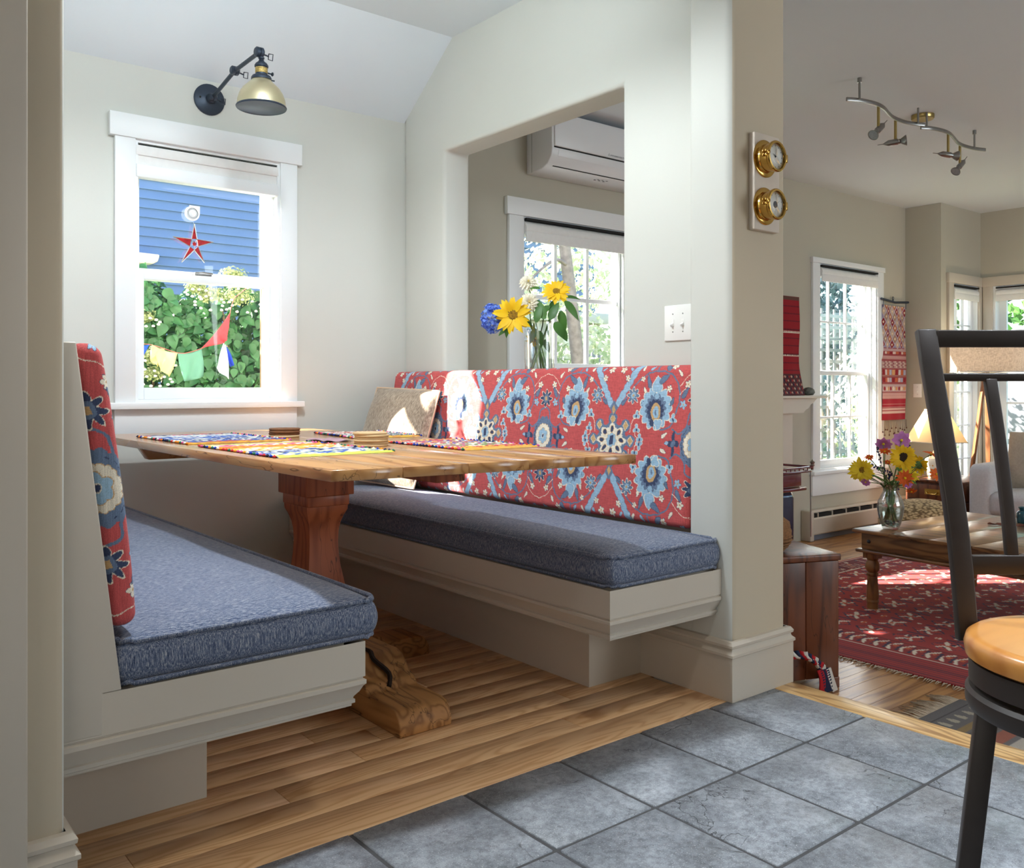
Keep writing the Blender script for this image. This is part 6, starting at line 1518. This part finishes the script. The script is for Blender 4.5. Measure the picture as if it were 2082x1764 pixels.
M_LACE = leafmat('lacecap_green', (120, 140, 78), (186, 190, 140), .7, .3); M_SEP = plain('white_sepal', (222, 216, 206), .6)
for k, (uu, vv, r, lab) in enumerate(((430, 598, .11, 'pale lacecap blossom at the top middle of the hedge'), (487, 600, .12, 'pale lacecap blossom at the top right of the hedge'), (476, 558, .10, 'white lacecap blossom against the siding above the sash rail'), (293, 640, .075, 'pale lacecap blossom at the left edge of the hedge'), (315, 722, .10, 'pale lacecap blossom drooping over the yellow flag'), (312, 756, .09, 'pale lacecap blossom low at the left below the yellow flag'), (398, 583, .07, 'small white lacecap blossom at the hedge top near the siding'))):
    c = at(uu, vv, y=5.36 if 700 < vv else 5.42); o = thing('lacecap_blossom', lab, 'blossom', c)
    q = 420; D = rng.normal(size=(q, 3)); D /= np.linalg.norm(D, axis=1, keepdims=True); Pp = np.array(c)+D*np.array([r, r*.5, r*.55])*rng.uniform(.3, 1, (q, 1)); V, F = leafcloud(Pp, D+np.array([0, -.6, .4]), .016); npmesh('florets', V, F, M_LACE, o, smooth=False)
    m = MB()
    for j in range(11):
        a = j*.57+k; p = c+Vector((r*1.05*math.cos(a), -.03-r*.2*random.random(), -.35*r+r*.55*math.sin(a)*.6-.25*r))
        m.lathe([(.0005, -.006), (.009, -.004), (.011, .002), (.006, .008), (.0005, .009)], p, 7)
    build('sepals', m, M_SEP, o, smooth=180)
# prayer flags
pf_ = thing('prayer_flag_string', 'string of plain blue, yellow, green, red and white cloth flags by the hedge', 'flags', at(400, 710, y=5.2))
YF = 5.22
def flag(pts, col, name='flag', dy=0, n=10):
    A, B, C, D = [at(p[0], p[1], y=YF+dy) for p in pts]     # top-left, top-right, bottom-right, bottom-left
    m_ = plain('flag_cloth', col, .85, var=.05, nscale=30, bscale=300, bstr=.2); t_ = m_.node_tree; b_ = t_.nodes['Principled BSDF']
    tl_ = nd(t_, 'ShaderNodeBsdfTranslucent'); tl_.inputs[0].default_value = (*lin(col), 1); mx_ = nd(t_, 'ShaderNodeMixShader'); mx_.inputs[0].default_value = .45
    t_.links.new(b_.outputs[0], mx_.inputs[1]); t_.links.new(tl_.outputs[0], mx_.inputs[2]); t_.links.new(mx_.outputs[0], t_.nodes['Material Output'].inputs[0])
    m = MB(); rows = []
    for i in range(n+1):
        s_ = i/n; l = A.lerp(D, s_); r = B.lerp(C, s_); rows.append([l.lerp(r, j/n)+Vector((0, .018*math.sin(j*.9+i*.5)*s_, -.012*math.sin(math.pi*j/n)*(1-s_*.5))) for j in range(n+1)])
    m.grid(rows); o = build(name, m, m_, pf_, smooth=180); md_ = o.modifiers.new('t', 'SOLIDIFY'); md_.thickness = .002; return o
flag(((252, 699), (304, 700), (284, 735), (262, 748)), (44, 92, 206))
flag(((309, 700), (361, 717), (346, 766), (322, 745)), (228, 216, 160)); flag(((309, 700), (335, 707), (322, 745), (303, 728)), (228, 216, 160), dy=.003)
flag(((361, 718), (410, 709), (416, 764), (372, 775)), (120, 172, 150))
flag(((410, 707), (468, 635), (462, 686), (455, 697)), (226, 84, 92), dy=-.02)
flag(((455, 695), (459, 699), (468, 771), (439, 748)), (236, 240, 248), dy=-.02); flag(((448, 706), (461, 704), (477, 738), (468, 746)), (52, 88, 214), dy=.03)
m = MB(); m.tube([at(*p, y=YF) for p in crv([(252, 699), (304, 700), (361, 717), (385, 716), (410, 708), (432, 699), (455, 696), (462, 670), (470, 625), (476, 606)], 4)], .0022, 5); m.tube([at(470, 625, y=YF), at(476, 606, y=YF), at(533, 560, y=YF)], .0022, 5); m.tube([at(252, 699, y=YF), at(226, 696, y=YF)], .0022, 5); build('cord', m, plain('red_cord', (170, 90, 84), .8), pf_, smooth=180)
for u_, v_ in ((226, 690), (533, 553)):
    p = at(u_, v_, y=YF); m = MB(); m.tube([(p.x, p.y, GZ), (p.x, p.y, p.z)], .014, 8); build('stake', m, M_FENCE, pf_, smooth=60)
# ---- beyond the pass-through window
def tree(name, label, base, h, r, crown, leaves, size, lm, bm, bend=(0, 0), grp=None, branches=()):
    o = thing(name, label, 'tree', base, grp); b_ = Vector(base)
    m = MB(); m.tube(crv([b_, b_+Vector((bend[0]*.35, bend[1]*.35, h*.35)), b_+Vector((bend[0], bend[1], h))], 6), [r*(1-.45*i/12) for i in range(13)], 10); build('trunk', m, bm, o, smooth=180)
    for p0, p1, p2, rr_ in branches:
        m = MB(); m.tube(crv([p0, p1, p2], 6), [rr_*(1-.7*i/12) for i in range(13)], 7); build('branch', m, bm, o, smooth=180)
    for c, R, q in crown:
        D = rng.normal(size=(q, 3)); D /= np.linalg.norm(D, axis=1, keepdims=True); Pp = np.array(c)+D*np.array(R)*rng.uniform(.35, 1, (q, 1))**.6
        V, F = leafcloud(Pp, D+rng.normal(size=(q, 3))*.5, size); f_ = npmesh('foliage', V, F, lm, o, smooth=False); f_['kind'] = 'stuff'
    return o
M_BARKT = plain('tree_bark', (152, 140, 132), .95, var=.25, nscale=14, bscale=40, bstr=.6)
M_PALE = leafmat('pale_leaf', (176, 196, 150), (240, 240, 222), .6, .4); M_GRN = leafmat('garden_leaf', (52, 112, 44), (150, 190, 96), .55, .35); M_CON = leafmat('conifer_leaf', (36, 96, 44), (110, 160, 84), .6, .3); M_BLUG = leafmat('blue_green_leaf', (74, 104, 112), (140, 166, 172), .6, .3)
tb = at(1205, 760, y=8.0)
tree('garden_tree', 'slender grey tree trunk standing outside the pass-through window', (tb.x+.05, 8.0, GZ), 3.9, .115, [((8.6, 9.6, 2.6), (1.0, .8, .7), 900), ((8.8, 9.3, 1.5), (.7, .6, .5), 600), ((6.6, 9.8, 2.9), (1.2, .7, .35), 500)], None, .11, M_PALE, M_BARKT, (-.62, 0), None,
     [((7.30, 8.0, 2.75), (7.9, 7.9, 2.92), (8.5, 7.8, 3.0), .035), ((7.34, 8.0, 2.45), (7.0, 7.9, 2.5), (6.5, 7.8, 2.2), .03), ((7.2, 8.0, 3.0), (6.8, 7.9, 3.15), (6.4, 7.9, 2.95), .03)])
h2_ = thing('blue_gable_house', 'pale blue clapboard gable beyond the garden tree', 'house', (12.2, 16, GZ))
M_SIDE2 = plain('pale_blue_siding', (120, 140, 166), .6, var=.04)
P1('wall_core', h2_, M_SIDE2, (9.6, 16.04, 1.6, 15.5, 20, 5.4))
for k in range(18):
    z = 2.2+k*.17; m = MB(); m.prism([(15.97, z), (15.97, z+.02), (16.02, z+.185), (16.05, z+.185), (16.05, z)], 9.6, 15.5, lambda p, q, h: (h, p, q)); build('siding_board', m, M_SIDE2, h2_)
P1('porch_fascia', h2_, M_TRIM, (9.4, 15.6, 2.55, 15.6, 16.0, 2.80), bevel=.01); P1('porch_wall', h2_, M_TRIM, (9.6, 15.8, GZ, 15.5, 16.0, 2.54))
for x in (10.4, 11.6, 12.8): w_ = P1('window', h2_, M_SASH, (x, 15.74, 1.5, x+.6, 15.8, 2.4)); P1('pane', w_, plain('dark_pane', (110, 130, 160), .15), (x+.06, 15.73, 1.56, x+.54, 15.742, 2.34))
pk = thing('picket_fence', 'grey picket fence behind the slender tree', 'fence', (8.6, 9.9, GZ))
M_GREYF = plain('grey_pickets', (150, 152, 158), .8, var=.12)
for k in range(44): x = 6.2+k*.115; P1('picket', pk, M_GREYF, (x, 9.9, GZ+.02, x+.075, 9.92, 1.52+.02*(k % 3)))
for z in (.1, 1.2): P1('fence_rail', pk, M_GREYF, (6.2, 9.9205, z, 11.3, 9.96, z+.08))
po = thing('brick_pier', 'weathered brick pier outside behind the vase', 'pier', (7.35, 9.0, GZ))
M_BRK = plain('soft_brick', (166, 128, 116), .9, var=.25, nscale=4); 
P1('mortar_core', po, plain('mortar', (190, 186, 178), .9), (7.21, 8.91, GZ, 7.49, 9.19, 1.60))
for k in range(24):
    z = GZ+.005+k*.088
    for j in range(2):
        x = 7.20+j*.15-(.0 if k % 2 else .02); P1('brick', po, M_BRK, (x, 8.90, z, x+.14, 8.9095, z+.078)); P1('brick', po, M_BRK, (7.20, 8.92+j*.135, z, 7.2095, 9.05+j*.135, z+.078))
lt = thing('trellis', 'white lattice trellis beyond the tall windows', 'trellis', (11.5, 8.0, GZ))
for k in range(14): P1('lattice_slat', lt, M_GREYF, (10.5+k*.16, 6.98, GZ+.02, 10.545+k*.16, 6.995, 2.1))
for k in range(14): P1('lattice_slat', lt, M_GREYF, (10.45, 6.965, -.1+k*.16, 12.7, 6.979, -.055+k*.16))
tree('evergreen', 'blue-green evergreen beyond the lattice trellis', (14.2, 9.0, GZ), 3.4, .12, [((13.6, 9.0, 2.9), (1.1, .8, 2.0), 2600), ((14.6, 9.0, 1.2), (1.8, .8, 1.6), 2200)], None, .14, M_BLUG, M_BARKT)
tree('garden_conifer', 'tall green conifer filling the upper garden window', (13.5, 2.6, GZ), 4.0, .15, [((13.2, 2.6, 2.6), (1.1, 1.9, 1.4), 3600), ((13.4, 5.2, 2.4), (1.1, 1.6, 1.5), 2200)], None, .13, M_CON, M_BARKT)
def bush(label, c, R, q, size, mt_):
    o = thing('garden_shrub', label, 'shrub', (c[0], c[1], GZ)); D = rng.normal(size=(q, 3)); D /= np.linalg.norm(D, axis=1, keepdims=True); Pp = np.array(c)+D*np.array(R)*rng.uniform(.55, 1, (q, 1))
    V, F = leafcloud(Pp, D+rng.normal(size=(q, 3))*.4, size); f_ = npmesh('foliage', V, F, mt_, o, smooth=False); f_['kind'] = 'stuff'
    m = MB()
    for k in range(6): m.tube([(c[0]+.05*math.cos(k), c[1]+.05*math.sin(k), GZ), (c[0]+R[0]*.6*math.cos(k), c[1]+R[1]*.6*math.sin(k), c[2])], .012, 5)
    build('stems', m, M_BARKT, o, smooth=180); return o
bush('bright green leafy shrub low in the garden window', (10.9, 2.9, .55), (.7, 1.3, .75), 1500, .10, M_GRN)
bush('pale flowering shrub beyond the slim bay window', (10.6, 5.6, .7), (.9, .8, 1.1), 1300, .10, M_PALE)
gw = thing('garden_wall', 'low grey stone wall behind the bright green shrub', 'wall', (12.0, 2.8, GZ))
M_GST = plain('grey_stone', (126, 130, 138), .8, var=.15, nscale=5)
P1('coping', gw, M_GST, (11.8, .6, 1.28, 12.1, 5.0, 1.34), bevel=.01)
for k in range(9): P1('stone_block', gw, M_GST, (11.84, .6+k*.49, GZ, 12.06, 1.085+k*.49, 1.279), bevel=.01)
# ================================================================== GROUPS OF REPEATS
for o in list(COL.objects):
    if o.parent is not None or not o.get('category'): continue
    st_ = o.name.split('.')[0]
    if st_ in ('sunflower', 'dahlia', 'cosmos', 'tithonia', 'lavender', 'hydrangea', 'greenery'): o['group'] = 'cut flowers in the pass-through vase' if o.location.x < 3.2 else 'cut flowers in the coffee table vase'
    elif st_ == 'placemat': o['group'] = 'rag-woven placemats on the dining table'
    elif st_ == 'lacecap_blossom': o['group'] = 'lacecap blossoms on the hedge'
    elif st_ == 'roller_blind': o['group'] = 'blinds at the tops of the windows'
    elif st_ in ('ship_clock', 'barometer'): o['group'] = 'brass instruments on the pale board'
    elif st_ == 'banquette_bench': o['group'] = 'built-in benches of the nook'
    elif st_ in ('seat_cushion',): o['group'] = 'tweed seat cushions on the benches'
    elif st_ in ('back_cushion',): o['group'] = 'floral backrests of the benches'
    elif st_ == 'switch_plate': o['group'] = 'toggle switch plates'
